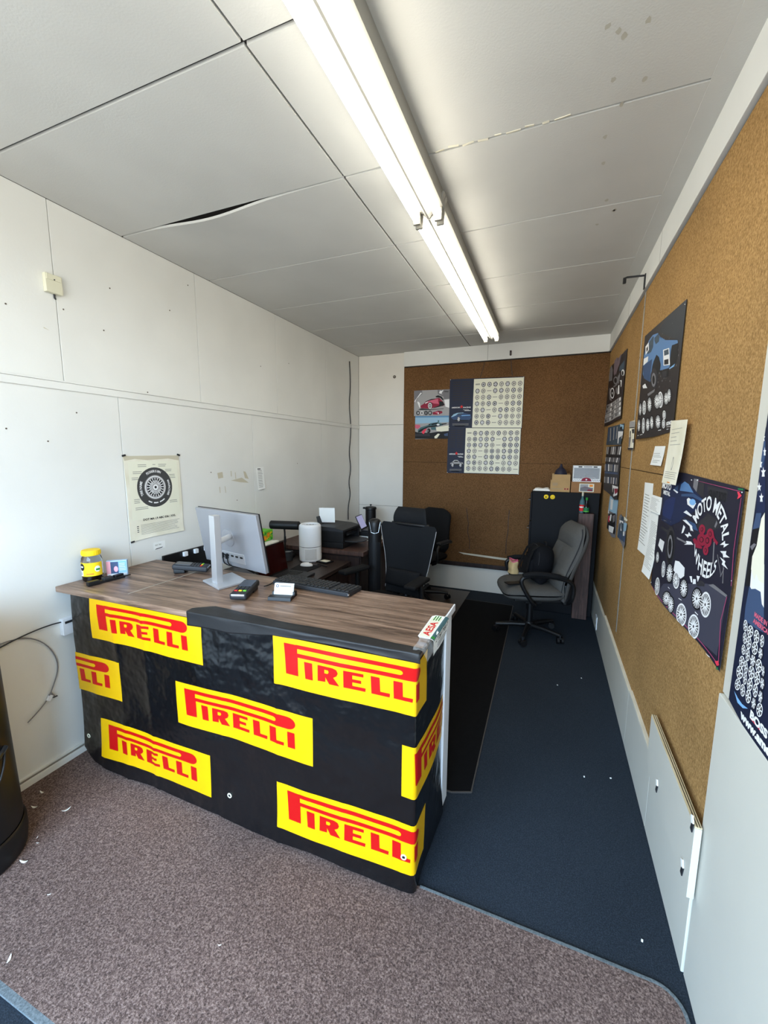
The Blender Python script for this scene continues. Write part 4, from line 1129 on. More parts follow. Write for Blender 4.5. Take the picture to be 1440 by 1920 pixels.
# business card holder
bh = thing('card_holder', 'black business card holder with white cards on the counter', 'card holder', (1.138, 1.535, Z0), .24)
mb = MB(); mb.prism([(-.045, .0), (.045, .0), (.042, .016), (.012, .018), (.006, .010), (-.006, .010), (-.010, .026), (-.040, .026)], -.054, .054, 'black', M=Matrix(((0, 0, 1, 0), (-1, 0, 0, 0), (0, 1, 0, 0), (0, 0, 0, 1))) @ Matrix.Identity(4), bev=.0015); mb.build('holder', bh)
for k in range(4):
    M = Matrix.Translation((.001 * k, .004 + .0022 * k, .012)) @ Matrix.Rotation(-.32, 4, 'X')
    mb = MB(); mb.box((0, 0, .0265), (.089, .0009, .051), 'white_paper', M=M)
    cc = thing('business_card', ('front card of the white business cards in the holder', 'second card behind the front business card in the holder', 'third card behind the front business card in the holder', 'rearmost card of the white business cards in the holder')[k], 'business card', bh.location, .24, 'business cards in the holder')
    mb.build('card', cc)
    if k == 0:
        s_ = Sheet(lambda a, b, o, M=M: M @ Vector((a, -.0006 - o, b)), eps=.00015, thick=0)
        s_.disc('denim', 1, -.030, .040, .0075, 14); s_.disc('lt', 2, -.030, .040, .004, 10); s_.rect('textgrey', 1, -.018, .037, .036, .043); s_.lines('paleblue', 1, -.03, .014, .03, .028, 3, .35)
        s_.build('printed_face', cc)
# keyboard
kb = thing('keyboard', 'black full-size keyboard lying along the back edge of the counter', 'keyboard', (1.205, 1.722, Z0), -.065)
M = Matrix.Rotation(-.04, 4, 'X')
mb = MB(); mb.box((0, 0, .012), (.440, .132, .020), 'charcoal', bev=.004, M=M); mb.build('case', kb)
km = None
for r_ in range(5):
    for i in range(20):
        x = -.206 + i * .0217; y = .047 - r_ * .0235
        if i in (15,) or (i in (16,) and r_ == 2): continue
        if r_ == 4 and 4 <= i <= 8:
            if i != 6: continue
            ww = .104
        else: ww = .0185
        if km is None or ww > .1:
            mb = MB(); mb.box((0, 0, 0), (ww, .0185, .007), 'key', bev=.0022, seg=1); ob = mb.build('key', kb)
            if ww < .1: km = ob.data
        else:
            ob = bpy.data.objects.new('key', km); COL.objects.link(ob); ob.parent = kb
        ob.location = M @ Vector((x, y, .0245)); ob.rotation_euler = (-.04, 0, 0)
for x in (-.19, .19): mb = MB(); mb.box((x, .058, .003), (.03, .012, .008), 'black', bev=.002); mb.build('foot', kb)
mb = MB(); mb.cyl((.218, -.060, .014), (.2215, -.060, .014), .006, 'chrome', seg=12); mb.build('end_cap', kb)
# monitor
mo = thing('monitor', 'silver-backed monitor on a stand, its back to the customer, on the counter', 'monitor', (.725, 1.622, Z0), -.34)
RI = Matrix.Rotation(.34, 4, 'Z') @ Matrix.Translation((-.725, -1.622, -Z0))     # room -> stand coordinates
mb = MB(); q = [(.616, 1.576), (.794, 1.500), (.838, 1.662), (.655, 1.748)]
mb.prism(q, Z0, Z0 + .010, 'silver', M=RI, bev=.003); mb.build('base_plate', mo)
mb = MB()
sec = [(-.026, -.018), (.026, -.018), (.026, .014), (.018, .020), (-.018, .020), (-.026, .014)]
CM = RI @ Matrix.Translation((.716, 1.578, Z0 + .008)) @ Matrix.Rotation(-.34, 4, 'Z')
mb.prism(sec, 0, .345, 'silver', M=CM, bev=.002); mb.build('column', mo)
mb = MB(); mb.box((-.0275, .004, .04), (.006, .012, .06), 'white_plastic', bev=.002, M=CM); mb.build('cable_clip', mo)
mb = MB(); mb.cyl(RI @ Vector((.713, 1.590, 1.150)), RI @ Vector((.645, 1.752, 1.146)), .015, 'white_plastic', seg=16); mb.build('tilt_arm', mo)
a, t_ = -.223, -.167
d = Vector((math.cos(a), math.sin(a), 0)); n = Vector((-math.sin(a), math.cos(a), 0)); up = Vector((0, 0, 1)) * math.cos(t_) + n * math.sin(t_); nn = d.cross(up) * -1
PM = RI @ Matrix(((d.x, nn.x, up.x, .620), (d.y, nn.y, up.y, 1.781), (d.z, nn.z, up.z, 1.125), (0, 0, 0, 1)))
mb = MB(); mb.box((0, .004, 0), (.540, .022, .325), 'silver_back', bev=.004, M=PM)
mb.build('back_shell', mo)
mb = MB(); mb.box((0, .0165, 0), (.543, .008, .328), 'black', bev=.002, M=PM); mb.build('bezel', mo)
mb = MB(); mb.box((0, .021, .004), (.525, .002, .300), 'screen_dark', M=PM); mb.build('screen', mo)
mb = MB(); mb.lathe([(.052, -.002), (.050, .007), (.036, .010), (.0, .010)], 'silver_back', 30, M=PM @ Matrix.Translation((0, -.006, .01)) @ Matrix.Rotation(PI / 2, 4, 'X')); mb.build('mount_disc', mo)
mb = MB(); mb.box((-.01, -.009, -.105), (.25, .006, .060), 'silver', bev=.003, M=PM); mb.build('port_panel', mo)
for k in range(5):
    mb = MB(); mb.box((-.07 + k * .04, -.0125, -.095), (.022, .004, .010), 'black', bev=.001, M=PM); mb.build('port', mo)
for x in (-.072, -.032):
    mb = MB(); mb.box((x, -.020, -.100), (.014, .016, .030), 'black', bev=.003, M=PM)
    mb.tube([PM @ Vector(p) for p in ((x, -.020, -.115), (x + .003, -.022, -.15), (x + .02, .01, -.175), (x + .05, .05, -.19), (x + .06, .12, -.26))], .0035, 'black', smooth=2); mb.build('cable', mo)
# lead of the front card reader
mb = MB(); mb.tube([(.985, 1.60, CT + .016), (.975, 1.66, CT + .006), (.955, 1.74, CT + .005), (.945, 1.788, CT + .004), (.943, 1.805, CT - .01), (.945, 1.812, CT - .12)], .0032, 'black', smooth=2)
tag(mb.build('cable'), 'thin black lead running from the front card reader over the counter back edge', 'cable')

# ================================================================== PRINTED THINGS ON THE WALLS
def quad(s, m, pts): return s.base(pts, m)
def curl(base, ctr, amp, axis=1, n=3):
    """sheet lifting a little off the wall away from its fixing"""
    def f(a, b, o):
        k = amp * (.5 + .5 * math.sin((b if axis else a) * n + ctr)) 
        return base(a, b, o + k)
    return f
# -- back wall
s_ = Sheet(onB(.002)); s_.base([(.724, 2.036), (1.147, 2.034), (1.143, 2.322), (.722, 2.326)], 'grey'); s_.art('p1')
tag(s_.build('poster'), 'small poster of a dark red car with a rear wing, left on the back fibreboard', 'poster', 'car posters on the back wall')
s_ = Sheet(onB(.0035)); s_.base([(.744, 1.768), (1.139, 1.779), (1.143, 2.035), (.740, 2.039)], 'grey'); s_.art('p2')
tag(s_.build('poster'), 'small poster of a racing car throwing up spray, below the dark red car poster', 'poster', 'car posters on the back wall')
def catalogue(x0, z0, x1, z1, split, skew, cols, car, seed, label, gap):
    s = Sheet(onB(gap)); random.seed(seed)
    K = lambda u, v: (x0 + (x1 - x0) * u, z0 + (z1 - z0) * v - skew * u)
    s.base([K(0, 0), K(1, 0), K(1, 1), K(0, 1)], 'poster_navy')
    s.poly('cream', 1, [K(split, .012), K(.994, .012), K(.994, .985), K(split + .006, .985)])
    rows = 7; cw = (.99 - split - .02) / cols
    for r in range(rows):
        skip = random.randrange(2, cols) if r else 0
        for c in range(cols):
            u = split + .018 + cw * (c + .5); v = .935 - .885 * (r + .5) / rows
            p = K(u, v)
            if c == skip:
                s.rect('textgrey', 3, p[0] - .024, p[1] - .003, p[0] + .024, p[1] + .004)
                if r == 0: s.rect('rub', 3, p[0] - .024, p[1] + .006, p[0] + .024, p[1] + .010)
                continue
            s.wheel(random.choice((0, 2, 2, 3, 3, 0)), 2, p, (.0235, 0), (0, .0255), 14, random.choice((5, 6, 7)), random.random() * 3)
            s.rect('textgrey', 2, p[0] - .012, p[1] - .0325, p[0] + .012, p[1] - .030)
    for r in range(9):                                   # faint dark paragraphs at the top of the navy strip
        for a, b in ((.13, .45), (.52, .86)): s.poly('poster_brown', 1, [K(split * a, .93 - r * .045), K(split * b, .93 - r * .045), K(split * b, .945 - r * .045), K(split * a, .945 - r * .045)])
    P = lambda m, l, pts: s.poly(m, l, [K(split * u, v) for u, v in pts])
    zt = .425
    a = K(split * .10, zt - .018); b = K(split * .46, zt + .012); s.text('AMERICAN', 'lt', 3, a[0], a[1], b[0], b[1], .03)
    a = K(split * .60, zt - .018); b = K(split * .92, zt + .012); s.text('RACING', 'lt', 3, a[0], a[1], b[0], b[1], .03)
    c = K(split * .53, zt); s.poly('red', 4, [(c[0] + (.020 if k % 2 == 0 else .009) * math.sin(PI * k / 5), c[1] + .006 + (.022 if k % 2 == 0 else .009) * math.cos(PI * k / 5)) for k in range(10)])
    P('lt', 2, [(.60, .37), (.84, .37), (.84, .376), (.60, .376)]); P('lt', 2, [(.66, .352), (.92, .352), (.92, .362), (.66, .362)])
    if car == 0:
        P('blue2', 2, [(.08, .215), (.2, .275), (.32, .305), (.6, .315), (.92, .275), (.95, .21), (.88, .165), (.55, .15), (.2, .17)])
        P('sky', 3, [(.08, .225), (.2, .285), (.34, .31), (.62, .318), (.6, .305), (.38, .295), (.3, .26), (.18, .235)]); P('glass', 4, [(.32, .265), (.40, .30), (.58, .308), (.52, .27)]); P('blue3', 4, [(.52, .26), (.92, .27), (.90, .255), (.55, .245)])
        P('ink', 3, [(.2, .17), (.88, .165), (.80, .145), (.3, .14)])
        c = K(split * .42, .185); s.wheel(0, 5, c, (.018, 0), (0, .030), 12)
    else:
        P('grey', 2, [(.18, .22), (.3, .245), (.42, .285), (.62, .285), (.72, .25), (.92, .235), (.95, .19), (.2, .18)]); P('ink', 3, [(.38, .25), (.45, .275), (.6, .275), (.66, .25)]); P('lt', 3, [(.3, .245), (.42, .288), (.62, .288), (.62, .28), (.44, .28)])
        P('ink', 3, [(.2, .20), (.95, .21), (.92, .18), (.2, .175)])
        for u in (.32, .78): s.wheel(0, 4, K(split * u, .185), (.016, 0), (0, .030), 12)
    for v in (.085, .06): P('textgrey', 2, [(.15, v - .004), (.85, v), (.85, v + .008), (.15, v + .004)]); P('lt', 3, [(.25, .035), (.72, .036), (.72, .048), (.25, .047)])
    for u, v in ((.006, .99), (.99, .99), (.006, .01), (.99, .01)): s.disc('lt', 4, *K(u, v), .0035, 8)
    return tag(s.build('poster'), label, 'poster', 'wheel catalogue posters on the back wall')
catalogue(1.135, 1.379, 1.936, 1.896, .249, .002, 9, 1, 21, 'lower wheel catalogue poster with a truck on its narrow navy strip', .002)
catalogue(1.144, 1.892, 1.942, 2.430, .331, .016, 8, 0, 8, 'upper wheel catalogue poster with a blue car on its navy strip', .004)
# -- left wall: aged tyre chart
TY = lambda a, b, o: (.0015 + o + .004 * abs(math.sin(a * 9)) * (1 - ((b - 1.33) / .26) ** 2) + .006 * math.exp(-(b - 1.08) / .03), a, b)
s_ = Sheet(TY, grid=.03); s_.base([(1.652, 1.080), (1.80, 1.086), (2.032, 1.084), (2.034, 1.30), (2.030, 1.581), (1.85, 1.579), (1.648, 1.577), (1.655, 1.34)], 'aged_paper')
s_.poly('cream', 1, [(1.675, 1.20), (2.012, 1.20), (2.012, 1.545), (1.675, 1.545)])
c = (1.841, 1.387)
s_.disc('tyre', 2, *c, .121, 40);
s_.disc('grey', 3, *c, .074, 32); s_.disc('lt', 4, *c, .069, 32); s_.disc('grey', 5, *c, .064, 32); s_.disc('ink', 6, *c, .057, 32)
for k in range(20):
    for sg in (-1, 1):
        t0 = 2 * PI * k / 20; t1 = t0 + sg * .36
        p0 = (c[0] + .022 * math.cos(t0), c[1] + .022 * math.sin(t0)); p1 = (c[0] + .057 * math.cos(t1), c[1] + .057 * math.sin(t1))
        n_ = (-(p1[1] - p0[1]), p1[0] - p0[0]); L = math.hypot(*n_); n_ = (n_[0] / L * .0016, n_[1] / L * .0016)
        s_.poly('lt', 7, [(p0[0] - n_[0], p0[1] - n_[1]), (p1[0] - n_[0], p1[1] - n_[1]), (p1[0] + n_[0], p1[1] + n_[1]), (p0[0] + n_[0], p0[1] + n_[1])])
s_.disc('grey', 8, *c, .025, 20); s_.disc('lt', 9, *c, .018, 20); s_.disc('ink', 10, *c, .008, 14)
for k in range(4): s_.disc('lt', 8, c[0] + .032 * math.cos(PI / 4 + k * PI / 2), c[1] + .032 * math.sin(PI / 4 + k * PI / 2), .0045, 10)
def ring_text(s, txt, t0, t1, r0, r1, m='lt', l=4, flip=False):
    # letters stand between radii r0 and r1, running from angle t0 to t1
    fn = lambda x, y: (c[0] + (r0 + (r1 - r0) * y) * math.cos(t0 + (t1 - t0) * x), c[1] + (r0 + (r1 - r0) * y) * math.sin(t0 + (t1 - t0) * x))
    s.text(txt, m, l, 0, 0, 1, 1, .03, fn)
ring_text(s_, 'P215/65R15 89H', PI / 2 + .58, PI / 2 - .46, .090, .106)
ring_text(s_, 'TIRE NAME', PI + .48, PI - .42, .090, .106)
ring_text(s_, 'MANUFACTURER', .42, -.60, .092, .106)
for t0, t1 in ((-2.15, -1.88), (-1.76, -1.44), (-1.32, -.92)): s_.poly('lt', 4, [(c[0] + r * math.cos(t), c[1] + r * math.sin(t)) for r, t in [(.092, t0), (.092, (t0 + t1) / 2), (.092, t1), (.099, t1), (.099, (t0 + t1) / 2), (.099, t0)]])
s_.text('DOT MA L9 ABC 036 / XXL', 'ink', 3, 1.745, 1.190, 1.975, 1.204, .03)
random.seed(2)
for a0, b0, a1, n_ in ((1.735, 1.530, 1.80, 2), (1.833, 1.530, 1.852, 1), (1.872, 1.530, 1.93, 2), (1.70, 1.490, 1.765, 2), (1.918, 1.498, 1.968, 2), (1.945, 1.465, 1.992, 3), (1.69, 1.455, 1.735, 2), (1.695, 1.328, 1.738, 3), (1.70, 1.278, 1.79, 2), (1.935, 1.300, 1.995, 2)):
    s_.lines('textgrey', 3, a0, b0 - .010 * n_, a1, b0, n_, .32)
s_.lines('textgrey', 3, 1.725, 1.108, 2.005, 1.172, 8, .26); s_.lines('rub', 3, 1.70, 1.124, 1.712, 1.168, 4, .4)
s_.poly('stain', 1, [(1.655, 1.55), (1.72, 1.56), (1.80, 1.552), (1.95, 1.56), (2.028, 1.548), (2.03, 1.58), (1.648, 1.577)])
chart = s_.build('tire_chart'); tag(chart, 'yellowed paper chart of a tyre sidewall pinned to the left wall', 'poster')
mb = MB()
for a, b, rz in ((1.652, 1.580, .2), (2.026, 1.583, -.3), (1.664, 1.079, .1)): mb.box((.006, a, b), (.004, .022, .010), 'charcoal', rx=rz)
mb.build('tape', chart)
# small slip below, receipt beside
s_ = Sheet(onL(.0012)); s_.base([(1.802, .998), (1.885, .998), (1.885, 1.046), (1.802, 1.046)], 'white_paper'); s_.text('565 744', 'textgrey', 1, 1.812, 1.022, 1.855, 1.032, .01); s_.poly('charcoal', 1, [(1.806, 1.000), (1.862, 1.004), (1.866, 1.009), (1.82, 1.006)])
tag(s_.build('paper_slip'), 'tiny white slip taped on the left wall under the tyre chart', 'paper')
f = lambda a, b, o: (.0012 + o + .012 * ((1.48 - b) / .2) ** 2, a, b)
s_ = Sheet(f, grid=.03); s_.base([(2.800, 1.292), (2.893, 1.300), (2.890, 1.483), (2.792, 1.476)], 'white_paper'); s_.lines('textgrey', 1, 2.815, 1.31, 2.875, 1.46, 11, .3); s_.rect('charcoal', 2, 2.81, 1.462, 2.85, 1.470)
tag(s_.build('receipt'), 'narrow printed receipt pinned to the left wall behind the monitor', 'paper')
# -- right wall
def paper(name, pts, label, m='white_paper', n=12, gap=.002, amp=.01, group=None, figure=False, g=.04, top=None):
    zt = max(p[1] for p in pts); zb = min(p[1] for p in pts)
    f = lambda a, b, o: (RWX - gap - o - amp * ((zt - b) / (zt - zb)) ** 2, a, b)
    s = Sheet(f, grid=g); s.base(pts, m)
    y0 = max(p[0] for p in pts); y1 = min(p[0] for p in pts); w = y0 - y1
    random.seed(int(y0 * 1000))
    if figure:
        s.lines('textgrey', 1, y0 - .12 * w, zt - .42 * (zt - zb), y1 + .2 * w, zt - .12 * (zt - zb), 5, .12, .5)
        s.ell('textgrey', 1, (y0 - .5 * w, zb + .32 * (zt - zb)), (.012, 0), (0, .028), 12); s.ell(m, 2, (y0 - .5 * w, zb + .32 * (zt - zb)), (.007, 0), (0, .022), 12)
        s.lines('textgrey', 1, y0 - .12 * w, zb + .08 * (zt - zb), y1 + .12 * w, zb + .2 * (zt - zb), 4, .25); s.rect('orange', 2, y0 - .4 * w, zb + .02 * (zt - zb), y1 + .42 * w, zb + .035 * (zt - zb))
    else:
        s.lines('textgrey', 1, y0 - .14 * w, zb + .12 * (zt - zb), y1 + .14 * w, zt - .16 * (zt - zb), n * 2, .24, .5)
    return tag(s.build(name), label, 'paper', group)
paper('notice', [(2.617, 1.452), (2.419, 1.458), (2.380, 1.094), (2.584, 1.087)], 'long pale sheet left of the two clipped sheets on the right fibreboard', n=9, amp=.012)
paper('notice', [(2.398, 1.320), (2.181, 1.332), (2.205, 1.022), (2.371, 1.017)], 'lower printed sheet hanging beside the blue truck banner, its left neighbour a pale sheet', n=15, gap=.004, amp=.022)
paper('notice', [(2.424, 1.405), (2.188, 1.409), (2.184, 1.331), (2.421, 1.324)], 'short printed sheet pinned just above the lower printed sheet beside the banner', n=6, gap=.009, amp=.004)
paper('notice', [(2.458, 1.643), (2.252, 1.640), (2.276, 1.549), (2.500, 1.549)], 'small white card pinned below the blue truck poster on the right wall', n=4, amp=.006)
paper('notice', [(2.112, 1.743), (1.881, 1.731), (1.893, 1.485), (2.104, 1.482)], 'cream curled leaflet with a small figure hanging over the truck banner top', 'aged_paper', gap=.02, amp=.014, figure=True)
RG = 'wheel posters and calendars on the right wall'
def rposter(name, base, m, art, label, gap=.003, amp=.006, ph=0, g=.06, extra=None):
    zt = max(p[1] for p in base); zb = min(p[1] for p in base)
    f = lambda a, b, o: (RWX - gap - o - amp * (.5 + .5 * math.sin(a * 7 + ph)) * ((zt - b) / (zt - zb)), a, b)
    s = Sheet(f, grid=g); s.base(base, m)
    for n_ in art: s.art(n_)
    if extra: extra(s)
    o = tag(s.build(name), label, 'poster', RG); return o
rposter('calendar', [(4.66, 2.43), (3.640, 2.378), (3.640, 1.870), (4.64, 1.870)], 'poster_brown', ['cal'], 'tall motorcycle calendar with date rows, highest on the right wall by the back corner', .004, .012)
rposter('poster', [(4.42, 1.850), (3.490, 1.825), (3.530, 1.672), (4.43, 1.690)], 'glass', ['cal2'], 'dark wheel poster with a white truck directly under the motorcycle calendar', .004, .008, 1)
rposter('poster', [(4.41, 1.671), (3.535, 1.668), (3.470, 1.270), (3.60, 1.256), (4.35, 1.280)], 'rub', ['cal3'], 'grey poster of wheel columns with a magenta corner picture, low by the corner', .004, .010, 2)
rposter('poster', [(3.93, 1.262), (3.480, 1.268), (3.462, .985), (3.60, .965), (3.90, 1.00)], 'mid', ['s1'], 'small poster of riders under pale sky below the wheel columns poster', .003, .012, 0)
rposter('poster', [(3.345, 1.165), (3.27, 1.19), (3.030, 1.150), (3.010, 1.02), (3.05, .992), (3.36, 1.02)], 'mid', ['s2'], 'small curling picture poster pinned over the metal strip, right of the riders poster', .006, .012, 1)
rposter('leaflet', [(3.245, 1.820), (3.055, 1.815), (3.000, 1.632), (3.195, 1.640)], 'aged_paper', ['strip'], 'narrow cream leaflet with sketches pinned over the metal strip, left of the blue truck poster', .006, .006, 0)
def tr(s):
    s.text('KMC', 'lt', 5, 2.256, 1.731, 2.155, 1.748, .05)
    random.seed(6)
    for _ in range(60): s.disc('mid', 1, random.uniform(2.16, 2.6), random.uniform(1.93, 2.2), random.uniform(.002, .006), 5)
rposter('poster', [(2.985, 2.300), (2.130, 2.232), (2.131, 1.701), (2.50, 1.690), (2.942, 1.692)], 'poster_brown', ['truck'], 'large poster of a light blue pickup truck above rows of wheels', .004, .012, 1.2, extra=tr)
def mo_(s):
    cc = (1.577, 1.337)
    def arc(txt, t0, t1, r0, r1, m='lt', l=8):
        s.text(txt, m, l, 0, 0, 1, 1, .025, lambda x, y: (cc[0] - (r0[0] + (r1[0] - r0[0]) * y) * math.cos(t0 + (t1 - t0) * x), cc[1] + (r0[1] + (r1[1] - r0[1]) * y) * math.sin(t0 + (t1 - t0) * x)))
    arc('MOTO METAL', PI - .36, .20, (.118, .088), (.170, .136))
    def low(x, y): 
        t = PI + .52 + (1.98) * x; r0, r1 = (.118, .125), (.122, .070)
        return (cc[0] - (r0[0] + (r1[0] - r0[0]) * y) * math.cos(t), cc[1] + (r0[1] + (r1[1] - r0[1]) * y) * math.sin(t))
    s.text('WHEELS', 'lt', 8, 0, 0, 1, 1, .02, low)
    s.text('MOTO', 'lt', 6, 2.205, 1.452, 2.050, 1.480, .05); s.text('METAL', 'lt', 6, 2.17, 1.428, 2.050, 1.446, .05)
    s.text('GRANT BOYS', 'ink', 4, 1.615, 1.464, 1.475, 1.492, .03)
rposter('truck_banner', [(2.222, 1.530), (1.90, 1.532), (1.360, 1.514), (1.356, 1.30), (1.358, 1.000), (1.75, .997), (2.211, 1.000)], 'poster_night', ['moto'], 'dark banner of a blue lifted truck with white curved lettering and a red snake', .006, .020, .4, extra=mo_)
def fl(s):
    s.text('BOSS', 'lt', 7, 1.165, .984, 1.08, 1.005, .05); s.text('www.ame', 'lt', 7, 1.212, .955, 1.060, .972, .06)
    s.text('MADE IN', 'rose2', 7, 1.214, 1.217, 1.150, 1.229, .04); s.text('AMERICA', 'rose2', 7, 1.216, 1.201, 1.140, 1.213, .04)
rposter('poster', [(1.294, 1.76), (.86, 1.76), (.86, .925), (1.10, .928), (1.293, .957)], 'poster_navy', ['flag'], 'poster with stars, eagle and rows of wheels on the near white panel', .003, .006, 0, extra=fl)
# -- switches and wiring
t = thing('sensor_box', 'ivory sensor box high on the left wall near the ceiling', 'wall box', (0, 1.363, 2.338), 0)
mb = MB(); mb.span((0, -.037, .004), (.024, .037, .088), 'ivory', bev=.004); mb.build('box', t)
mb = MB(); mb.span((.0235, -.032, .060), (.0265, .032, .084), 'ivory', bev=.001); mb.cyl((.026, 0, .064), (.028, 0, .064), .003, 'charcoal', seg=8); mb.build('cover_plate', t)
mb = MB(); mb.tube([(.006, .004, .005), (.005, .006, -.012), (.004, .012, -.016)], .0035, 'charcoal'); mb.build('wire_stub', t)
t = thing('wall_outlet', 'white cable box low on the left wall beside the banner', 'wall box', (0, 1.268, .682), 0)
mb = MB(); mb.span((0, -.028, 0), (.030, .036, .086), 'white_plastic', bev=.004); mb.build('box', t)
mb = MB(); mb.span((.0295, -.018, .060), (.033, .028, .072), 'charcoal', bev=.001); mb.build('slot', t)
mb = MB(); mb.tube([(.008, .70, .655), (.008, .998, .733), (.009, 1.111, .752), (.012, 1.20, .757), (.020, 1.262, .752), (.034, 1.29, .748)], .0032, 'charcoal', smooth=2); tag(mb.build('cable'), 'dark cable along the left wall entering the white cable box', 'cable')
mb = MB(); mb.tube([(.006, .70, .70), (.006, .95, .745), (.007, 1.08, .745), (.008, 1.16, .685), (.009, 1.203, .60), (.010, 1.212, .52), (.011, 1.175, .435), (.012, 1.150, .390), (.014, 1.10, .352), (.016, 1.055, .325)], .0026, 'wire_grey', smooth=2)
wl = mb.build('wire_loop'); tag(wl, 'thin grey cable loop hanging with a coupling on the left wall by the floor', 'cable')
mb = MB(); mb.box((.016, 1.155, .395), (.016, .030, .018), 'white_plastic', rx=.9, bev=.004); mb.box((.016, 1.165, .402), (.012, .016, .026), 'wire_grey', rx=.5, bev=.003); mb.box((.018, 1.178, .388), (.008, .02, .004), 'charcoal', bev=.001); mb.build('coupling', wl)
mb = MB(); mb.tube([(.006, y, z) for y, z in [(4.522, 2.66), (4.546, 2.40), (4.505, 2.16), (4.552, 1.91), (4.530, 1.75), (4.495, 1.60), (4.546, 1.41), (4.476, 1.25), (4.53, 1.11), (4.46, .96), (4.46, .80)]], .0055, 'black', smooth=2)
tag(mb.build('cable'), 'wavy black cable hanging down the left wall at the back corner', 'cable')
t = thing('wall_outlet', 'white outlet plate on the right baseboard by the back corner', 'wall box', (W - .028, 4.03, .045), 0)
mb = MB(); mb.span((-.008, -.05, 0), (-.0005, .05, .115), 'white_plastic', bev=.002); mb.build('plate', t)
for z in (.035, .08): mb = MB(); mb.span((-.0095, -.018, z - .014), (-.0078, .018, z + .014), 'ivory', bev=.0006); mb.build('socket', t)
t = thing('wall_bracket', 'small black bracket rod sticking out of the white band above the right fibreboard', 'bracket', (W - .022, 3.10, 2.655), 0)
mb = MB(); mb.span((-.006, -.015, -.05), (-.0005, .015, .035), 'charcoal', bev=.001); mb.build('plate', t)
mb = MB(); mb.tube([(-.004, 0, .028), (-.10, 0, .030), (-.115, 0, .024)], .006, 'charcoal'); mb.build('rod', t)
mb = MB(); mb.box((-.112, 0, .012), (.018, .018, .034), 'black', bev=.003); mb.build('catch', t)
# -- plywood piece leaning on the right baseboard
t = thing('plywood_panel', 'white painted plywood board with a bare layered top edge against the right wall', 'board', (W - .0428, 1.607, .296), 0)
mb = MB(); mb.span((-.004, -.284, 0), (.0145, .282, .232), 'wall_panel', bev=.001); mb.build('painted_face', t)
mb = MB(); mb.span((-.004, -.284, .2325), (.0145, .282, .2375), 'ply', bev=.001); mb.span((.001, -.284, .2375), (.0035, .282, .2380), 'wood_desk'); mb.span((.008, -.284, .2375), (.0105, .282, .2380), 'wood_desk'); o = mb.build('top_edge', t); o['label'] = 'bare layered plywood edge'
for y, z in ((.10, .045), (-.235, .040), (-.27, .225)):
    mb = MB(); mb.box((-.006, y, z), (.003, .014, .034), 'charcoal', rx=.25); mb.box((-.0062, y + .004, z + .020), (.003, .018, .022), 'white_paper', rx=-.5); mb.build('torn_tape', t)

# ================================================================== FURNITURE BEHIND THE COUNTER
DT, CZ = .73, .81
t = thing('desk', 'dark wood desk along the left wall behind the counter', 'desk', (.40, 2.40, 0))
def R_(mb, o=(.40, 2.40, 0)): return rel(mb, o)
mb = MB(); mb.span((.012, 1.86, DT - .028), (.785, 2.945, DT), 'wood_desk', bev=.003); R_(mb).build('desktop', t)
mb = MB(); mb.span((.03, 1.88, .012), (.76, 1.90, DT - .029), 'wood_dark'); R_(mb).build('side_panel', t)
mb = MB(); mb.span((.03, 1.901, .25), (.045, 2.40, DT - .029), 'wood_dark'); R_(mb).build('back_panel', t)
mb = MB(); mb.span((.05, 2.44, .012), (.755, 2.935, DT - .029), 'wood_dark', bev=.002); R_(mb).build('pedestal', t)
for z0, z1 in ((.03, .27), (.28, .48), (.49, .69)):
    mb = MB(); mb.span((.756, 2.45, z0), (.772, 2.925, z1), 'wood_dark', bev=.003); d = R_(mb).build('drawer', t)
    mb = MB(); z = (z0 + z1) / 2 + .03; mb.tube([(.772, 2.62, z), (.79, 2.63, z), (.79, 2.74, z), (.772, 2.75, z)], .005, 'chrome'); o = R_(mb).build('handle', d); o['label'] = 'chrome drawer pull'
t = thing('credenza', 'dark wood credenza carrying the printer, past the desk end', 'cabinet', (.46, 3.28, 0))
CO2 = (.46, 3.28, 0)
mb = MB(); mb.span((.012, 2.955, CZ - .034), (.895, 3.60, CZ), 'wood_tower', bev=.003); rel(mb, CO2).build('top', t)
mb = MB(); mb.span((.03, 2.985, .012), (.86, 3.585, CZ - .035), 'wood_dark'); rel(mb, CO2).build('body', t)
for x0, x1 in ((.04, .46), (.47, .85)):
    mb = MB(); mb.span((x0, 2.972, .05), (x1, 2.9845, CZ - .05), 'wood_dark', bev=.002); d = rel(mb, CO2).build('door', t)
    mb = MB(); mb.sphere((x1 - .03 if x0 < .2 else x0 + .03, 2.966, .6), .010, 'dark_steel', seg=12); rel(mb, CO2).build('knob', d)
t = thing('side_table', 'low dark table in the back left corner under the white wall panels', 'table', (.345, 4.47, 0))
mb = MB(); mb.span((-.34, -.27, .67), (.34, .28, .70), 'wood_desk', bev=.003); mb.build('tabletop', t)
mb = MB(); mb.span((-.32, -.25, .10), (.32, -.23, .669), 'wood_tower'); mb.build('modesty_panel', t)
for x in (-.31, .31):
    for y in (-.245, .25): mb = MB(); mb.span((x - .018, y - .018, .004), (x + .018, y + .018, .6695), 'wood_dark', bev=.002); mb.build('leg', t)
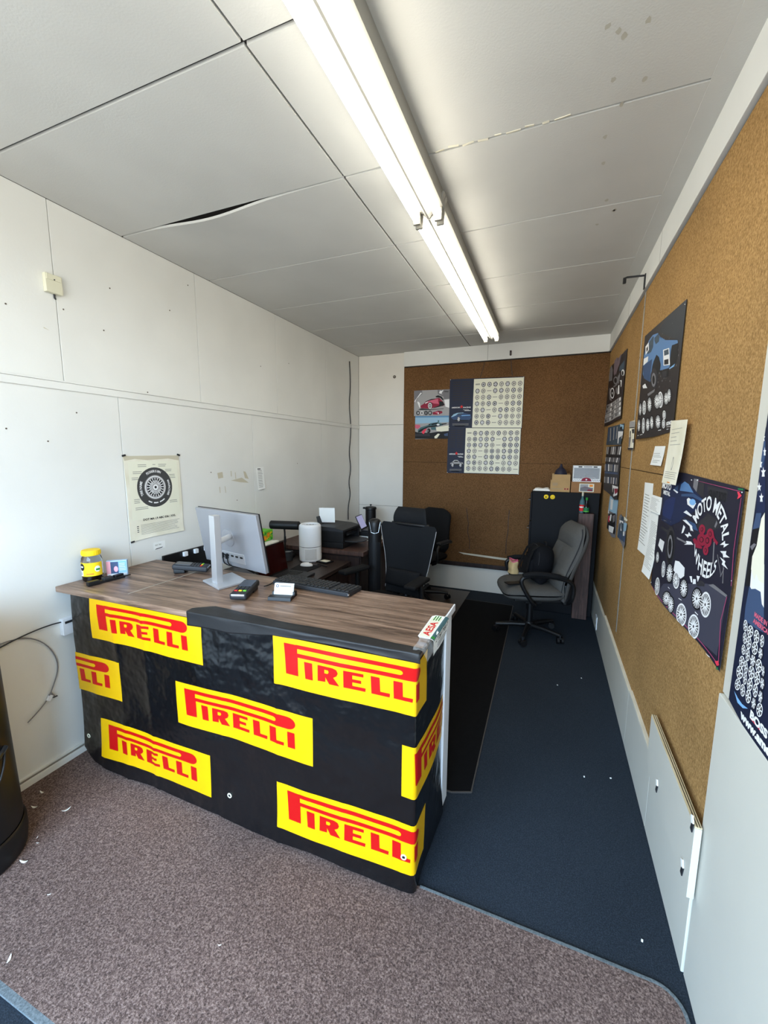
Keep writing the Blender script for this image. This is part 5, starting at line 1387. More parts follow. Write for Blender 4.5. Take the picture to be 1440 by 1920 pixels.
# -- desk things
DZ = DT + .0005
lp = thing('laptop', 'open dark laptop with a red reflection coloured into its black screen on the desk', 'laptop', (.60, 2.34, DZ))
mb = MB(); mb.box((0, 0, .009), (.238, .34, .016), 'charcoal', bev=.004); mb.build('base', lp)
LM = Matrix.Translation((-.114, 0, .016)) @ Matrix.Rotation(-.17, 4, 'Y')
mb = MB(); mb.box((0, 0, .108), (.006, .34, .216), 'black', bev=.002, M=LM); mb.build('lid', lp)
mb = MB(); mb.box((.0035, 0, .110), (.001, .325, .196), 'screen_dark', M=LM); mb.build('screen', lp)
mb = MB(); mb.box((-.02, 0, .0172), (.105, .30, .001), 'black_soft', bev=.0003); b_ = mb.build('keyboard_bed', lp)
for r_ in range(5):
    for c in range(13):
        mb = MB(); mb.box((-.062 + r_ * .021, -.138 + c * .023, .0185), (.017, .019, .002), 'key', bev=.0006, seg=1); mb.build('key', b_)
mb = MB(); mb.box((.075, -.02, .0172), (.06, .10, .0008), 'charcoal'); mb.build('touchpad', lp)
mb = MB(); mb.prism([(.476, 2.523), (.62, 2.512), (.643, 2.721), (.459, 2.735)], DZ, DZ + .003, 'black_soft'); tag(mb.build('mouse_pad'), 'black mouse mat on the desk beyond the laptop', 'mouse mat')
ms = thing('mouse', 'white computer mouse on the black mat', 'mouse', (.535, 2.685, DZ + .0032), -1.35)
mb = MB(); mb.sphere((0, 0, .004), .05, 'white_plastic', sc=(.60, 1.0, .46), seg=24)
for v in mb.bm.verts: v.co.z = max(v.co.z, 0)
mb.build('shell', ms)
mb = MB(); mb.cyl((-.003, .026, .021), (.003, .026, .021), .006, 'charcoal', seg=12); mb.build('scroll_wheel', ms)
mb = MB(); mb.box((.60, 2.845, DZ + .006), (.13, .088, .011), 'black', rz=-.25, bev=.003); ph = mb.build('phone'); tag(ph, 'dark phone case holding a cream note, on the desk by the air purifier', 'phone')
mb = MB(); mb.box((.612, 2.838, DZ + .0125), (.070, .050, .0015), 'aged_paper', rz=-.25); o = mb.build('note', ph); o['label'] = 'cream note'
mb = MB(); mb.cyl((.585, 2.765, DZ + .0048), (.69, 2.72, DZ + .0048), .0045, 'black', seg=10); mb.cyl((.69, 2.72, DZ + .0048), (.70, 2.716, DZ + .0048), .0045, 'black', r1=.001, seg=10); tag(mb.build('pen'), 'black pen on the desk in front of the phone', 'pen')
t = thing('air_purifier', 'white cylindrical air purifier with a perforated lower band on the desk', 'air purifier', (.470, 2.850, DZ))
mb = MB(); mb.lathe([(0, .0), (.078, .0), (.088, .010), (.0895, .03), (.0895, .122)], 'white_plastic', 44); mb.build('lower_body', t)
mb = MB(); mb.lathe([(.0895, .126), (.0895, .275), (.086, .293), (.074, .304), (.062, .300), (.058, .285), (0, .283)], 'white_plastic', 44, caps=False); mb.build('upper_body', t)
mb = MB(); mb.lathe([(.086, .1215), (.0878, .122), (.0878, .126), (.086, .1265)], 'charcoal', 44, caps=False); mb.build('seam_ring', t)
mb = MB(); mb.lathe([(.057, .284), (.057, .2875), (0, .2885)], 'charcoal', 30, caps=False); mb.build('outlet_grille', t)
for k in range(12): mb = MB(); mb.box((.029 * math.cos(k * PI / 6), .029 * math.sin(k * PI / 6), .290), (.055, .004, .004), 'grey', rz=k * PI / 6); mb.build('grille_bar', t)
gl = math.atan2(-2.85, 2.25 - .47)
s_ = Sheet(lambda a, b, o: ((.0898 + o) * math.cos(gl + a / .09), (.0898 + o) * math.sin(gl + a / .09), b), eps=.0002, thick=0, grid=(.006, .2))
s_.base([(-.045, .022), (.052, .022), (.052, .112), (-.045, .112)], 'lt')
for i in range(22):
    for k in range(20): s_.rect('grey', 1, -.043 + i * .0043, .0245 + k * .0043, -.0403 + i * .0043, .0272 + k * .0043)
s_.build('perforated_panel', t)
t = thing('desk_lamp', 'black bankers style desk lamp beside the white air purifier', 'lamp', (.215, 2.875, DZ))
mb = MB(); mb.lathe([(0, 0), (.075, 0), (.078, .008), (.070, .020), (.02, .026), (0, .026)], 'black', 32); mb.build('base', t)
mb = MB(); mb.tube([(-.02, .02, .02), (-.022, .02, .14), (-.022, .02, .2), (-.020, .01, .262)], .0075, 'black'); mb.cyl((-.021, .02, .12), (-.021, .02, .17), .011, 'black', r1=.009, seg=14); mb.build('pole', t)
mb = MB(); n = 14
a0, a1 = Vector((-.135, -.02, .268)), Vector((.115, .035, .268)); ax = (a1 - a0).normalized(); q = ax.to_track_quat('Z', 'Y').to_matrix().to_4x4()
mb.lathe([(0, 0), (.030, 0), (.036, .006), (.036, (a1 - a0).length - .006), (.030, (a1 - a0).length), (0, (a1 - a0).length)], 'black', 28, M=Matrix.Translation(a0) @ q)
mb.build('shade', t)
mb = MB(); mb.cyl((.03, -.04, .022), (.03, -.04, .026), .012, 'charcoal', seg=14); mb.build('switch', t)
t = thing('pencil_cup', 'small dark mesh cup on the desk between lamp and air purifier', 'cup', (.305, 2.775, DZ))
mb = MB(); mb.lathe([(0, .002), (.036, .002), (.038, .004), (.038, .072), (.0395, .074), (.0395, .078), (.036, .078), (.036, .006), (0, .005)], 'charcoal', 26, caps=False); mb.build('wall', t)
mb = MB(); mb.lathe([(.034, .058), (.0345, .068), (0, .07)], 'grey', 20, caps=False); o = mb.build('clips', t); o['label'] = 'grey paper clips'
t = thing('paper_stack', 'uneven pile of white papers at the left wall under the tissue box', 'paper stack', (.135, 2.60, DZ))
for k, (z, h, r_, w_, d_) in enumerate(((0, .06, .0, .21, .30), (.061, .05, .06, .215, .28), (.112, .035, -.05, .20, .29), (.152, .012, .09, .22, .30))):
    mb = MB(); mb.box((0, 0, z + h / 2), (w_, d_, h), 'white_paper', rz=r_, bev=.001); mb.build('sheaf', t)
mb = MB(); mb.box((.01, .0, .1495), (.18, .22, .0045), 'charcoal'); mb.build('gap_shade', t)  # thin charcoal sheet standing in for the shade in the gap between sheaves
TZ = DZ + .1645
t = thing('tissue_box', 'green and orange flowered tissue box on the paper pile', 'tissue box', (.115, 2.655, TZ), .05)
mb = MB(); mb.box((0, 0, .044), (.115, .22, .086), 'lime', bev=.003); mb.build('carton', t)
s_ = Sheet(lambda a, b, o: (.0582 + o, a, b), eps=.0002, thick=0)
s_.base([(-.108, .003), (.108, .003), (.108, .084), (-.108, .084)], 'lime'); random.seed(12)
for k in range(46):
    x, z = random.uniform(-.10, .10), random.uniform(.008, .078); r_ = random.uniform(.006, .016); c = random.choice(('leaf', 'leaf', 'green', 'yellow', 'lime'))
    s_.ell(c, 1 + k % 5, (x, z), (r_, r_ * .3), (-r_ * .3, r_ * .5), 8)
for x, z in ((.045, .05), (-.06, .045), (.0, .03)):
    for p in range(5): s_.ell('orange', 6, (x + .013 * math.cos(p * 1.256), z + .013 * math.sin(p * 1.256)), (.010, 0), (0, .010), 8)
    s_.disc('yellow', 7, x, z, .006, 8)
s_.build('printed_side', t)
mb = MB()
def tis(u, v):
    a = 2 * PI * u; r = .012 + .03 * v * (.6 + .5 * math.sin(a * 3 + v * 2)); return (r * math.cos(a) * .7, r * math.sin(a), .086 + .085 * v - .03 * v * abs(math.sin(a)))
mb.grid(tis, 28, 8, 'white_paper', cu=True); o = mb.build('tissue', t); o['label'] = 'white tissue sticking out'
# power strip clutter behind the counter's far edge
mb = MB(); mb.box((.024, 2.07, .86), (.018, .46, .19), 'black', bev=.004); b_ = mb.build('wall_panel_box'); b_.name = 'dark_backboard'; tag(b_, 'flat black board standing against the left wall just behind the counter', 'board')
for k in range(3): mb = MB(); mb.box((.040, 2.00 + k * .09, .935), (.02, .03, .03), 'white_plastic', bev=.003); mb.build('plug', b_)
# -- credenza things
PZ = CZ + .0005
t = thing('printer', 'black inkjet printer with its paper tray out on the credenza', 'printer', (.545, 3.165, PZ))
mb = MB(); mb.span((-.155, -.165, .0), (.145, .165, .05), 'black', bev=.006); mb.span((-.155, -.165, .05), (.075, .165, .14), 'black', bev=.006); mb.span((.07, -.165, .05), (.145, -.135, .14), 'black', bev=.004); mb.span((.07, .135, .05), (.145, .165, .14), 'black', bev=.004); mb.build('body', t)
mb = MB(); mb.prism([(-.155, .0), (.145, .0), (.145, .018), (.06, .034), (-.10, .040), (-.155, .030)], -.165, .165, 'charcoal', M=Matrix.Translation((0, 0, .140)) @ Matrix(((1, 0, 0, 0), (0, 0, 1, 0), (0, 1, 0, 0), (0, 0, 0, 1))), bev=.003); mb.build('scanner_lid', t)
mb = MB(); mb.box((.147, 0, .118), (.006, .20, .034), 'black_gloss', bev=.002); mb.build('control_panel', t)
mb = MB(); mb.prism([(.07, -.12), (.24, -.10), (.285, -.05), (.285, .05), (.24, .10), (.07, .12)], .052, .058, 'charcoal', bev=.001); mb.build('output_tray', t)
mb = MB(); mb.box((-.125, 0, .20), (.005, .22, .10), 'charcoal', ry=-.25, bev=.001); mb.build('rear_feeder', t)
mb = MB(); mb.box((.470, 3.13, PZ + .255), (.135, .0012, .13), 'white_paper', rx=.10, rz=.35); tag(mb.build('paper_sheet'), 'white sheet standing up behind the air purifier at the printer feed', 'paper')
t = thing('paper_ream', 'white ream of paper on the credenza beyond the printer tray', 'paper stack', (.745, 3.47, PZ))
mb = MB(); mb.box((0, 0, .022), (.20, .19, .042), 'white_paper', bev=.002); mb.build('ream', t)
t = thing('flat_box', 'flat black box lying on the white ream past the printer', 'box', (.745, 3.47, PZ + .0445))
mb = MB(); mb.box((0, 0, .02), (.215, .20, .04), 'black', bev=.004); mb.build('case', t)
mb = MB(); mb.box((.109, 0, .022), (.003, .13, .006), 'charcoal'); mb.build('slot', t)
t = thing('laptop', 'small laptop with a pale violet screen on the flat black box', 'laptop', (.735, 3.47, PZ + .086), .1)
mb = MB(); mb.box((.01, 0, .005), (.15, .17, .009), 'black', bev=.002); mb.build('base', t)
LM = Matrix.Translation((-.062, 0, .009)) @ Matrix.Rotation(-.45, 4, 'Y')
mb = MB(); mb.box((0, 0, .068), (.006, .17, .135), 'black', bev=.002, M=LM); mb.build('lid', t)
mb = MB(); mb.box((.0035, 0, .070), (.001, .150, .118), 'screen_lit', M=LM); mb.build('screen', t)
t = thing('french_press', 'black insulated jug with a pouring lid on the corner table', 'jug', (.33, 4.40, .7005))
mb = MB(); mb.lathe([(0, 0), (.058, 0), (.061, .006), (.061, .245), (.058, .250)], 'black', 32); mb.build('body', t)
mb = MB(); mb.lathe([(.050, .250), (.066, .252), (.068, .268), (.060, .282), (.03, .288), (0, .288)], 'black', 32, caps=False); mb.box((-.066, -.01, .266), (.05, .035, .020), 'black', bev=.005); mb.build('lid', t)
mb = MB(); mb.cyl((0, 0, .286), (0, 0, .300), .005, 'black', seg=10); mb.sphere((0, 0, .305), .013, 'black', sc=(1, 1, .7), seg=14); mb.build('knob', t)
mb = MB(); mb.tube([(0, .060, .22), (0, .10, .215), (0, .105, .15), (0, .10, .07), (0, .060, .06)], .008, 'black', smooth=2); mb.build('handle', t)
t = thing('tower_fan', 'slim black tower fan with a pale outlined display, standing at the credenza end', 'fan', (.955, 3.05, .0103))
mb = MB(); mb.lathe([(0, .0), (.083, .0), (.085, .010), (.075, .026), (.04, .036), (0, .036)], 'black', 36); mb.build('base', t)
FM = Matrix.Rotation(-.6, 4, 'Z')
mb = MB(); mb.lathe([(.050, .037), (.054, .06), (.054, 1.00), (.052, 1.035), (.044, 1.055), (.025, 1.066), (0, 1.068)], 'black', 36, caps=True); mb.build('column', t)
g0 = math.atan2(-3.0, 1.27)
for k in range(15):
    a = g0 + (k - 7) * .12; mb = MB(); mb.box((.0545 * math.cos(a), .0545 * math.sin(a), .52), (.004, .0022, .72), 'charcoal', rz=a); mb.build('slat', t)
pts = []
for a_, z_ in ((-.95, 1.045), (-.70, 1.00), (-.55, .962), (0, .955), (.55, .962), (.70, 1.00), (.95, 1.045)): pts.append(((.0555) * math.cos(g0 + a_), .0555 * math.sin(g0 + a_), z_))
mb = MB(); mb.tube(pts, .0016, 'silver', seg=6); o = mb.build('trim_line', t); o['label'] = 'pale outline of the display'

# ================================================================== CHAIRS
def star_base(t, r, a0, m='black', hub=.085):
    mb = MB(); mb.lathe([(0, hub - .03), (.042, hub - .03), (.045, hub - .01), (.040, hub + .02), (.03, hub + .035), (0, hub + .035)], m, 24); mb.build('hub', t)
    for k in range(5):
        a = a0 + 2 * PI * k / 5; c, s = math.cos(a), math.sin(a)
        mb = MB(); mb.tube([(.03 * c, .03 * s, hub), (.5 * r * c, .5 * r * s, hub - .002), (r * c, r * s, hub - .014)], [.024, .021, .016], m, seg=10); leg = mb.build('leg', t)
        M = Matrix.Translation((r * c, r * s, 0)) @ Matrix.Rotation(a + .7, 4, 'Z')
        mb = MB(); mb.cyl((0, 0, .045), (0, 0, .078), .008, 'dark_steel', seg=10)
        for v in mb.bm.verts: v.co = M @ v.co
        for sx in (-1, 1): mb.cyl(M @ Vector((sx * .008, 0, .027)), M @ Vector((sx * .026, 0, .027)), .0265, m, seg=20)
        mb.box((0, .004, .046), (.050, .040, .016), m, bev=.005, M=M); mb.build('caster', leg)
def seat_pad(t, m, hw, dep, z, th, y0=0, name='seat'):
    """cushion: rounded square with a rolled front edge at -Y"""
    mb = MB()
    for sg in (1, -1):
        def f(u, v, sg=sg):
            a = 2 * u - 1; b = 2 * v - 1; a = math.copysign(1 - (1 - abs(a)) ** 1.7, a); b = math.copysign(1 - (1 - abs(b)) ** 1.7, b)
            k = max(0, (1 - abs(a) ** 4) * (1 - abs(b) ** 4)) ** .45
            w = hw * (1 - .10 * max(0, -b) ** 2 - .06 * max(0, b) ** 2)
            x = a * w * (1 - .12 * abs(b) ** 6); y = y0 + b * dep / 2 * (1 - .10 * abs(a) ** 6)
            return (x, y, z + sg * th / 2 * k - .03 * max(0, -b - .5) ** 2 * 2 + (.012 * a * a if sg > 0 else 0))
        mb.grid(f, 22, 22, m)
    return mb.build(name, t)
# -- mesh chair
t = thing('mesh_chair', 'black mesh office chair with a headrest, nearest behind the counter', 'chair', (1.20, 2.675, .0105), -.245)
star_base(t, .30, .52)
mb = MB(); mb.cyl((0, 0, .10), (0, 0, .40), .026, 'black', seg=18); mb.cyl((0, 0, .25), (0, 0, .42), .018, 'chrome', seg=16); mb.build('gas_lift', t)
mb = MB(); mb.box((0, .03, .42), (.22, .26, .035), 'black', bev=.008); mb.build('tilt_mechanism', t)
seat_pad(t, 'black_soft', .255, .50, .49, .085)
BM = Matrix.Translation((0, .235, .52)) @ Matrix.Rotation(-.20, 4, 'X')
def mw(v): return .160 + .090 * min(1, v / .92) ** 1.2 - (.022 * max(0, (v - .93) / .07) ** 2)
def mz(v): return .03 * math.sin(v * PI * 1.2 + .4)
mb = MB(); mb.pillow('mesh_fabric', mw, .54, .018, BM, p=8, nu=20, nv=28, zc=mz, dish=-.03); mb.build('backrest', t)
for sg in (-1, 1):
    pts = [BM @ Vector((sg * mw(v) * .995, mz(v) - .036, v * .54)) for v in [i / 16 for i in range(1, 16)]]
    mb = MB(); mb.tube(pts, .0022, 'grey', seg=6); o = mb.build('edge_piping', t); o['label'] = 'pale edge line of the mesh back'
mb = MB(); mb.tube([(0, .06, .43), (0, .24, .44), (0, .30, .55), BM @ Vector((0, .05, .25)), BM @ Vector((0, .045, .52)), BM @ Vector((0, .03, .66))], .016, 'black', smooth=2); mb.build('back_spine', t)
def hw_(v): return .150 - .03 * v ** 3
HM = BM @ Matrix.Translation((0, .00, .525)) @ Matrix.Rotation(.10, 4, 'X')
mb = MB(); mb.pillow('mesh_fabric', hw_, .145, .030, HM, p=3.5, nu=18, nv=14, zc=lambda v: -.02 * math.sin(v * PI), dish=-.02); hd = mb.build('headrest', t)
mb = MB(); mb.tube([HM @ Vector((x, -.030 + .02 * (x / .16) ** 2 - .008, .015)) for x in [-.165 + .033 * i for i in range(11)]], .013, 'black', seg=10); mb.build('headrest_bar', hd)
mb = MB(); mb.pillow('black_soft', lambda v: .15, .13, .05, BM @ Matrix.Translation((0, -.035, .06)), p=4, zc=lambda v: -.012); mb.build('lumbar_pad', t)
for sg in (-1, 1):
    mb = MB(); mb.tube([(sg * .20, .02, .43), (sg * .27, .03, .44), (sg * .285, .03, .52), (sg * .28, .02, .70)], .018, 'black', seg=10); arm = mb.build('arm', t)
    mb = MB(); 
    mb.box((sg * .275, -.02, .725), (.085, .26, .030), 'black_soft', bev=.013, seg=3, rz=sg * .12); mb.build('arm_pad', arm)
# -- black task chair at the back
t = thing('task_chair', 'plain black office chair with a rounded back, by the back wall', 'chair', (1.0, 4.26, .0105), -.30)
star_base(t, .29, .62)
mb = MB(); mb.cyl((0, 0, .10), (0, 0, .42), .024, 'black', seg=18); mb.box((0, .02, .425), (.2, .24, .03), 'black', bev=.006); mb.build('gas_lift', t)
seat_pad(t, 'black_soft', .235, .46, .475, .085)
BM = Matrix.Translation((0, .225, .50)) @ Matrix.Rotation(-.10, 4, 'X')
mb = MB(); mb.pillow('black_soft', lambda v: .205 * (1 - .55 * max(0, (v - .80) / .20) ** 2.6) * (1 - .25 * max(0, (.2 - v) / .2) ** 2), .49, .075, BM, p=5, nu=20, nv=24, zc=lambda v: -.02 * math.sin(v * PI)); mb.build('backrest', t)
mb = MB(); mb.strap([(0, .05, .425), (0, .27, .43), (0, .315, .50), (0, .33, .72)], .07, .008, 'black', (1, 0, 0)); mb.build('back_bar', t)
for sg in (-1, 1):
    mb = MB(); mb.tube([(sg * .20, -.10, .44), (sg * .265, -.11, .47), (sg * .265, -.12, .60), (sg * .262, -.06, .655), (sg * .258, .10, .655), (sg * .25, .20, .645), (sg * .205, .255, .62)], .014, 'black', seg=10, smooth=2); arm = mb.build('arm', t)
    mb = MB(); mb.box((sg * .262, .02, .668), (.052, .22, .024), 'charcoal', bev=.010, seg=3); mb.build('arm_pad', arm)
# -- grey fabric chair
t = thing('executive_chair', 'grey fabric high-back office chair by the black cabinet', 'chair', (2.150, 3.785, 0), -1.27)
star_base(t, .285, math.radians(47 + 73))
mb = MB(); mb.cyl((0, 0, .10), (0, 0, .36), .026, 'black', seg=18); mb.build('gas_lift', t)
mb = MB(); mb.box((0, .03, .355), (.30, .40, .022), 'black', bev=.006); mb.box((.06, -.0, .335), (.10, .14, .04), 'black', bev=.006); mb.tube([(-.06, .0, .335), (-.20, -.03, .33)], .006, 'black'); mb.build('tilt_mechanism', t)
st = seat_pad(t, 'grey_fabric', .265, .52, .430, .125, y0=-.01)
mb = MB(); mb.tube([(.245 * math.cos(a) * (1 - .04), -.01 + .245 * math.sin(a), .437 - .018 * max(0, -math.sin(a) - .5) * 2) for a in [2 * PI * i / 48 for i in range(49)]], .0045, 'piping', seg=6)
for v in mb.bm.verts:
    s_q = max(abs(v.co.x), abs(v.co.y + .01)); r_q = math.hypot(v.co.x, v.co.y + .01)
    k = min(1.27, (r_q / max(s_q, 1e-6)) ** .85); v.co.x *= k * 1.02; v.co.y = -.01 + (v.co.y + .01) * k * 1.01
mb.build('seat_piping', st)
BM = Matrix.Translation((0, .215, .37)) @ Matrix.Rotation(-.19, 4, 'X')
def gw(v): return .225 + .022 * math.sin(v * PI) - .075 * max(0, (v - .82) / .18) ** 2.4
def gz(v): return -.025 * math.sin(v * PI * 1.7 + .1) + .05 * max(0, v - .8) ** 1.5
mb = MB()
for sg in (1, -1):
    def f(u, v, sg=sg):
        a = 2 * u - 1; b = 2 * v - 1; a = math.copysign(1 - (1 - abs(a)) ** 1.7, a); b = math.copysign(1 - (1 - abs(b)) ** 1.7, b); vv = (b + 1) / 2
        k = max(0, (1 - abs(a) ** 5) * (1 - abs(b) ** 6)) ** .5
        y = sg * .062 * k + gz(vv)
        if sg < 0:                                             # tufted front: pull lines across and a headrest roll
            y += .014 * math.exp(-((vv - .70) / .018) ** 2) * (1 - a * a) + .012 * math.exp(-((vv - .42) / .015) ** 2) * math.exp(-(a / .75) ** 4) + .008 * math.exp(-(a / .03) ** 2) * (1 if vv < .7 else 0)
            y -= .026 * math.exp(-((vv - .86) / .10) ** 2) * (1 - .5 * a * a) + .02 * math.exp(-((vv - .25) / .14) ** 2) - .03 * a * a * 0
        return BM @ Vector((a * gw(vv), y, vv * .665))
    mb.grid(f, 26, 46, 'grey_fabric')
bk = mb.build('backrest', t)
pts = []
for i in range(3, 40):
    v = i / 40; pts.append(BM @ Vector((gw(v) * .998, gz(v) - .012, v * .665)))
for sg in (-1, 1):
    mb = MB(); mb.tube([BM @ Vector((sg * gw(i / 40) * .985, gz(i / 40) - .030, i / 40 * .665)) for i in range(2, 39)], .0045, 'piping', seg=6); mb.build('back_piping', bk)
mb = MB(); mb.span((-.20, .215, .335), (.20, .285, .52), 'black', bev=.02); mb.build('back_bracket', t)
for sg in (-1, 1):
    mb = MB(); mb.tube([(sg * .20, -.02, .350), (sg * .275, -.04, .36), (sg * .292, -.10, .44), (sg * .292, -.165, .555), (sg * .290, -.15, .605), (sg * .288, -.05, .625), (sg * .285, .10, .610), (sg * .272, .235, .575), (sg * .255, .275, .52), (sg * .245, .27, .40), (sg * .18, .25, .352)], .0165, 'black', seg=12, smooth=2); arm = mb.build('arm', t)
    mb = MB(); mb.tube([(sg * .291, -.15, .618), (sg * .289, -.05, .637), (sg * .286, .10, .622), (sg * .278, .20, .598)], [.020, .023, .023, .016], 'black_soft', seg=12, smooth=2); mb.build('arm_pad', arm)
# -- backpack, bag and phone on the grey chair
def chair_pt(x, y, z): c, s = math.cos(-1.27), math.sin(-1.27); return (2.150 + c * x - s * y, 3.785 + s * x + c * y, z)
SZ = .496
t = thing('backpack', 'black backpack slumped on the seat of the grey chair', 'backpack', chair_pt(.0, .03, SZ + .004), -1.22)
BM = Matrix.Rotation(-.16, 4, 'X')
def bw(v): return .150 * (1 - .45 * max(0, (v - .62) / .38) ** 2) * (1 - .06 * (1 - v))
mb = MB(); mb.pillow('backpack', bw, .325, .19, BM, p=4, nu=20, nv=22)
for v in mb.bm.verts: v.co += Vector((mnoise.noise(v.co * 9), mnoise.noise(v.co * 9 + Vector((4, 0, 0))), mnoise.noise(v.co * 9 + Vector((0, 5, 0))))) * .010; v.co.z = max(v.co.z, 0)
mb.build('body', t)
mb = MB(); mb.pillow('backpack', lambda v: .115 * (1 - .2 * v * v), .17, .07, BM @ Matrix.Translation((0, -.085, .03)), p=4); 
for v in mb.bm.verts: v.co.z = max(v.co.z, .002)
mb.build('front_pocket', t)
for sg in (-1, 1):
    mb = MB(); mb.strap([BM @ Vector(p) for p in ((sg * .06, -.05, .315), (sg * .075, -.10, .27), (sg * .085, -.118, .19), (sg * .10, -.125, .09), (sg * .115, -.10, .03))], .035, .006, 'black_soft', (1, 0, 0)); mb.build('strap', t)
mb = MB(); mb.tube([BM @ Vector(p) for p in ((-.035, .02, .318), (-.03, .02, .348), (.03, .02, .348), (.035, .02, .318))], .007, 'black_soft', smooth=2); mb.build('grab_handle', t)
mb = MB(); mb.tube([BM @ Vector((.145 * math.cos(a), -.055 + .0 * a, .165 + .15 * math.sin(a))) for a in [PI * i / 20 for i in range(21)]], .003, 'charcoal', seg=6); mb.build('zip', t)
t = thing('paper_bag', 'tan bag with a pink rim on the grey chair seat behind the backpack', 'bag', chair_pt(-.20, -.115, SZ + .006), -1.1)
mb = MB()
def bag(u, v):
    a = 2 * PI * u; c, s = math.cos(a), math.sin(a); k = (abs(c) ** 4 + abs(s) ** 4) ** -.25
    return (.052 * c * k * (1 + .06 * math.sin(v * 7 + a * 2)), .040 * s * k * (1 - .25 * v) + .004 * math.sin(v * 9), .115 * v + .008 * math.sin(a * 2) * v)
mb.grid(bag, 28, 10, 'bag_tan', cu=True); mb.poly([bag(i / 28, 0) for i in range(28)], 'bag_tan'); o = mb.build('body', t); o.modifiers.new('thick', 'SOLIDIFY').thickness = .0015
mb = MB(); mb.grid(lambda u, v: Vector(bag(u, .93 + .15 * v)) * 1.0 + Vector((0, 0, .004)), 28, 3, 'rose2', cu=True); o = mb.build('rim', t); o['label'] = 'pink rim'; o.modifiers.new('thick', 'SOLIDIFY').thickness = .003
t = thing('phone', 'dark flat device resting on the grey chair seat front', 'phone', chair_pt(.12, -.18, .497), -1.0)
mb = MB(); mb.box((0, 0, .006), (.075, .14, .010), 'black', bev=.003); mb.build('case', t)

# ================================================================== CABINETS AT THE BACK RIGHT
t = thing('filing_cabinet', 'tall black filing cabinet in the back right corner, drawers facing left', 'cabinet', (2.40, 4.58, 0))
mb = MB(); mb.span((-.300, -.180, .004), (.303, .175, 1.233), 'cabinet_black', bev=.006); mb.build('case', t)
for k in range(4):
    z = .06 + k * .292
    mb = MB(); mb.span((-.318, -.172, z), (-.3005, .168, z + .282), 'cabinet_black', bev=.004); d = mb.build('drawer', t)
    mb = MB(); mb.tube([(-.318, -.10, z + .20), (-.338, -.09, z + .20), (-.338, .05, z + .20), (-.318, .06, z + .20)], .006, 'chrome'); mb.build('handle', d)
KZ = 1.2335
for k, (x, lab) in enumerate(((2.228, 'left of two yellow round face magnets on the black filing cabinet'), (2.287, 'right of two yellow round face magnets on the black filing cabinet'))):
    t = thing('magnet', lab, 'magnet', (x, 4.3998, 1.160), 0, 'yellow round magnets')
    mb = MB(); mb.lathe([(0, -.0005), (.0225, -.0005), (.0225, .004), (.020, .007), (0, .008)], 'yellow', 28, M=Matrix.Translation((0, 0, .0225)) @ Matrix.Rotation(PI / 2, 4, 'X')); mb.build('disc', t)
    mb = MB()
    if k == 0: mb.cyl((-.002, -.0078, .021), (-.002, -.0088, .021), .007, 'ink', seg=14)
    else:
        for x_ in (-.007, .007): mb.cyl((x_, -.0078, .027), (x_, -.0085, .027), .0022, 'ink', seg=8)
        mb.tube([(-.010, -.0082, .018), (0, -.0082, .013), (.010, -.0082, .018)], .0012, 'ink', smooth=2)
    mb.build('face', t)
mb = MB()
def cl(u, v):
    x = -.085 + .17 * u; y = -.07 + .14 * v; e = min(u, 1 - u, v, 1 - v)
    return (2.185 + x, 4.50 + y, KZ + .004 + .028 * min(1, e * 7) * (.75 + .35 * mnoise.noise((x * 30, y * 30, 1))))
mb.grid(cl, 22, 18, 'white_paper'); mb.poly([(2.10, 4.43, KZ + .001), (2.27, 4.43, KZ + .001), (2.27, 4.57, KZ + .001), (2.10, 4.57, KZ + .001)], 'white_paper'); tag(mb.build('cloth'), 'folded white cloth on the left of the filing cabinet top', 'cloth')
t = thing('cardboard_box', 'tan cardboard box with raised flaps on the filing cabinet, dark cap inside', 'box', (2.350, 4.50, KZ))
mb = MB()
for a, b in (((-.090, -.075, 0), (.088, -.072, .112)), ((-.090, .072, 0), (.088, .075, .112)), ((-.090, -.0715, 0), (-.087, .0715, .112)), ((.085, -.0715, 0), (.088, .0715, .112)), ((-.0865, -.0715, 0), (.0845, .0715, .003))): mb.span(a, b, 'cardboard')
mb.build('carton', t)
mb = MB(); mb.box((.006, .105, .140), (.168, .003, .085), 'cardboard', rx=-.75); mb.build('flap', t)
mb = MB(); mb.box((.004, -.074, .140), (.165, .003, .062), 'cardboard', rx=.02); mb.build('flap', t)
s_ = Sheet(lambda a, b, o: (a, -.0752 - o, b), eps=.0002, thick=0)
for x in (.045, .068): s_.disc('red', 1, x, .030, .0085, 12); s_.disc('charcoal', 2, x, .030, .006, 10)
s_.lines('textgrey', 1, -.070, .06, -.02, .09, 3, .3); s_.rect('textgrey', 1, -.08, .028, .03, .031); s_.build('print', t)
t = thing('knit_cap', 'dark navy domed cap with a point sticking out of the tan box', 'hat', (2.350, 4.505, KZ + .0035))
mb = MB(); mb.lathe([(0, 0), (.055, .0), (.058, .10), (.058, .17), (.052, .195), (.040, .215), (.026, .228), (.016, .236), (.013, .250), (.009, .265), (0, .270)], 'poster_night', 28, sx=1, sy=1); mb.build('crown', t); mb = MB(); mb.lathe([(.0585, .13), (.062, .132), (.062, .165), (.0585, .167)], 'poster_navy', 28, caps=False); mb.build('band', t)
t = thing('storage_box', 'brown cardboard box with a photo label on the right of the filing cabinet', 'box', (2.578, 4.50, KZ))
mb = MB(); mb.box((0, 0, .052), (.262, .16, .104), 'cardboard_brown', bev=.003); mb.build('carton', t)
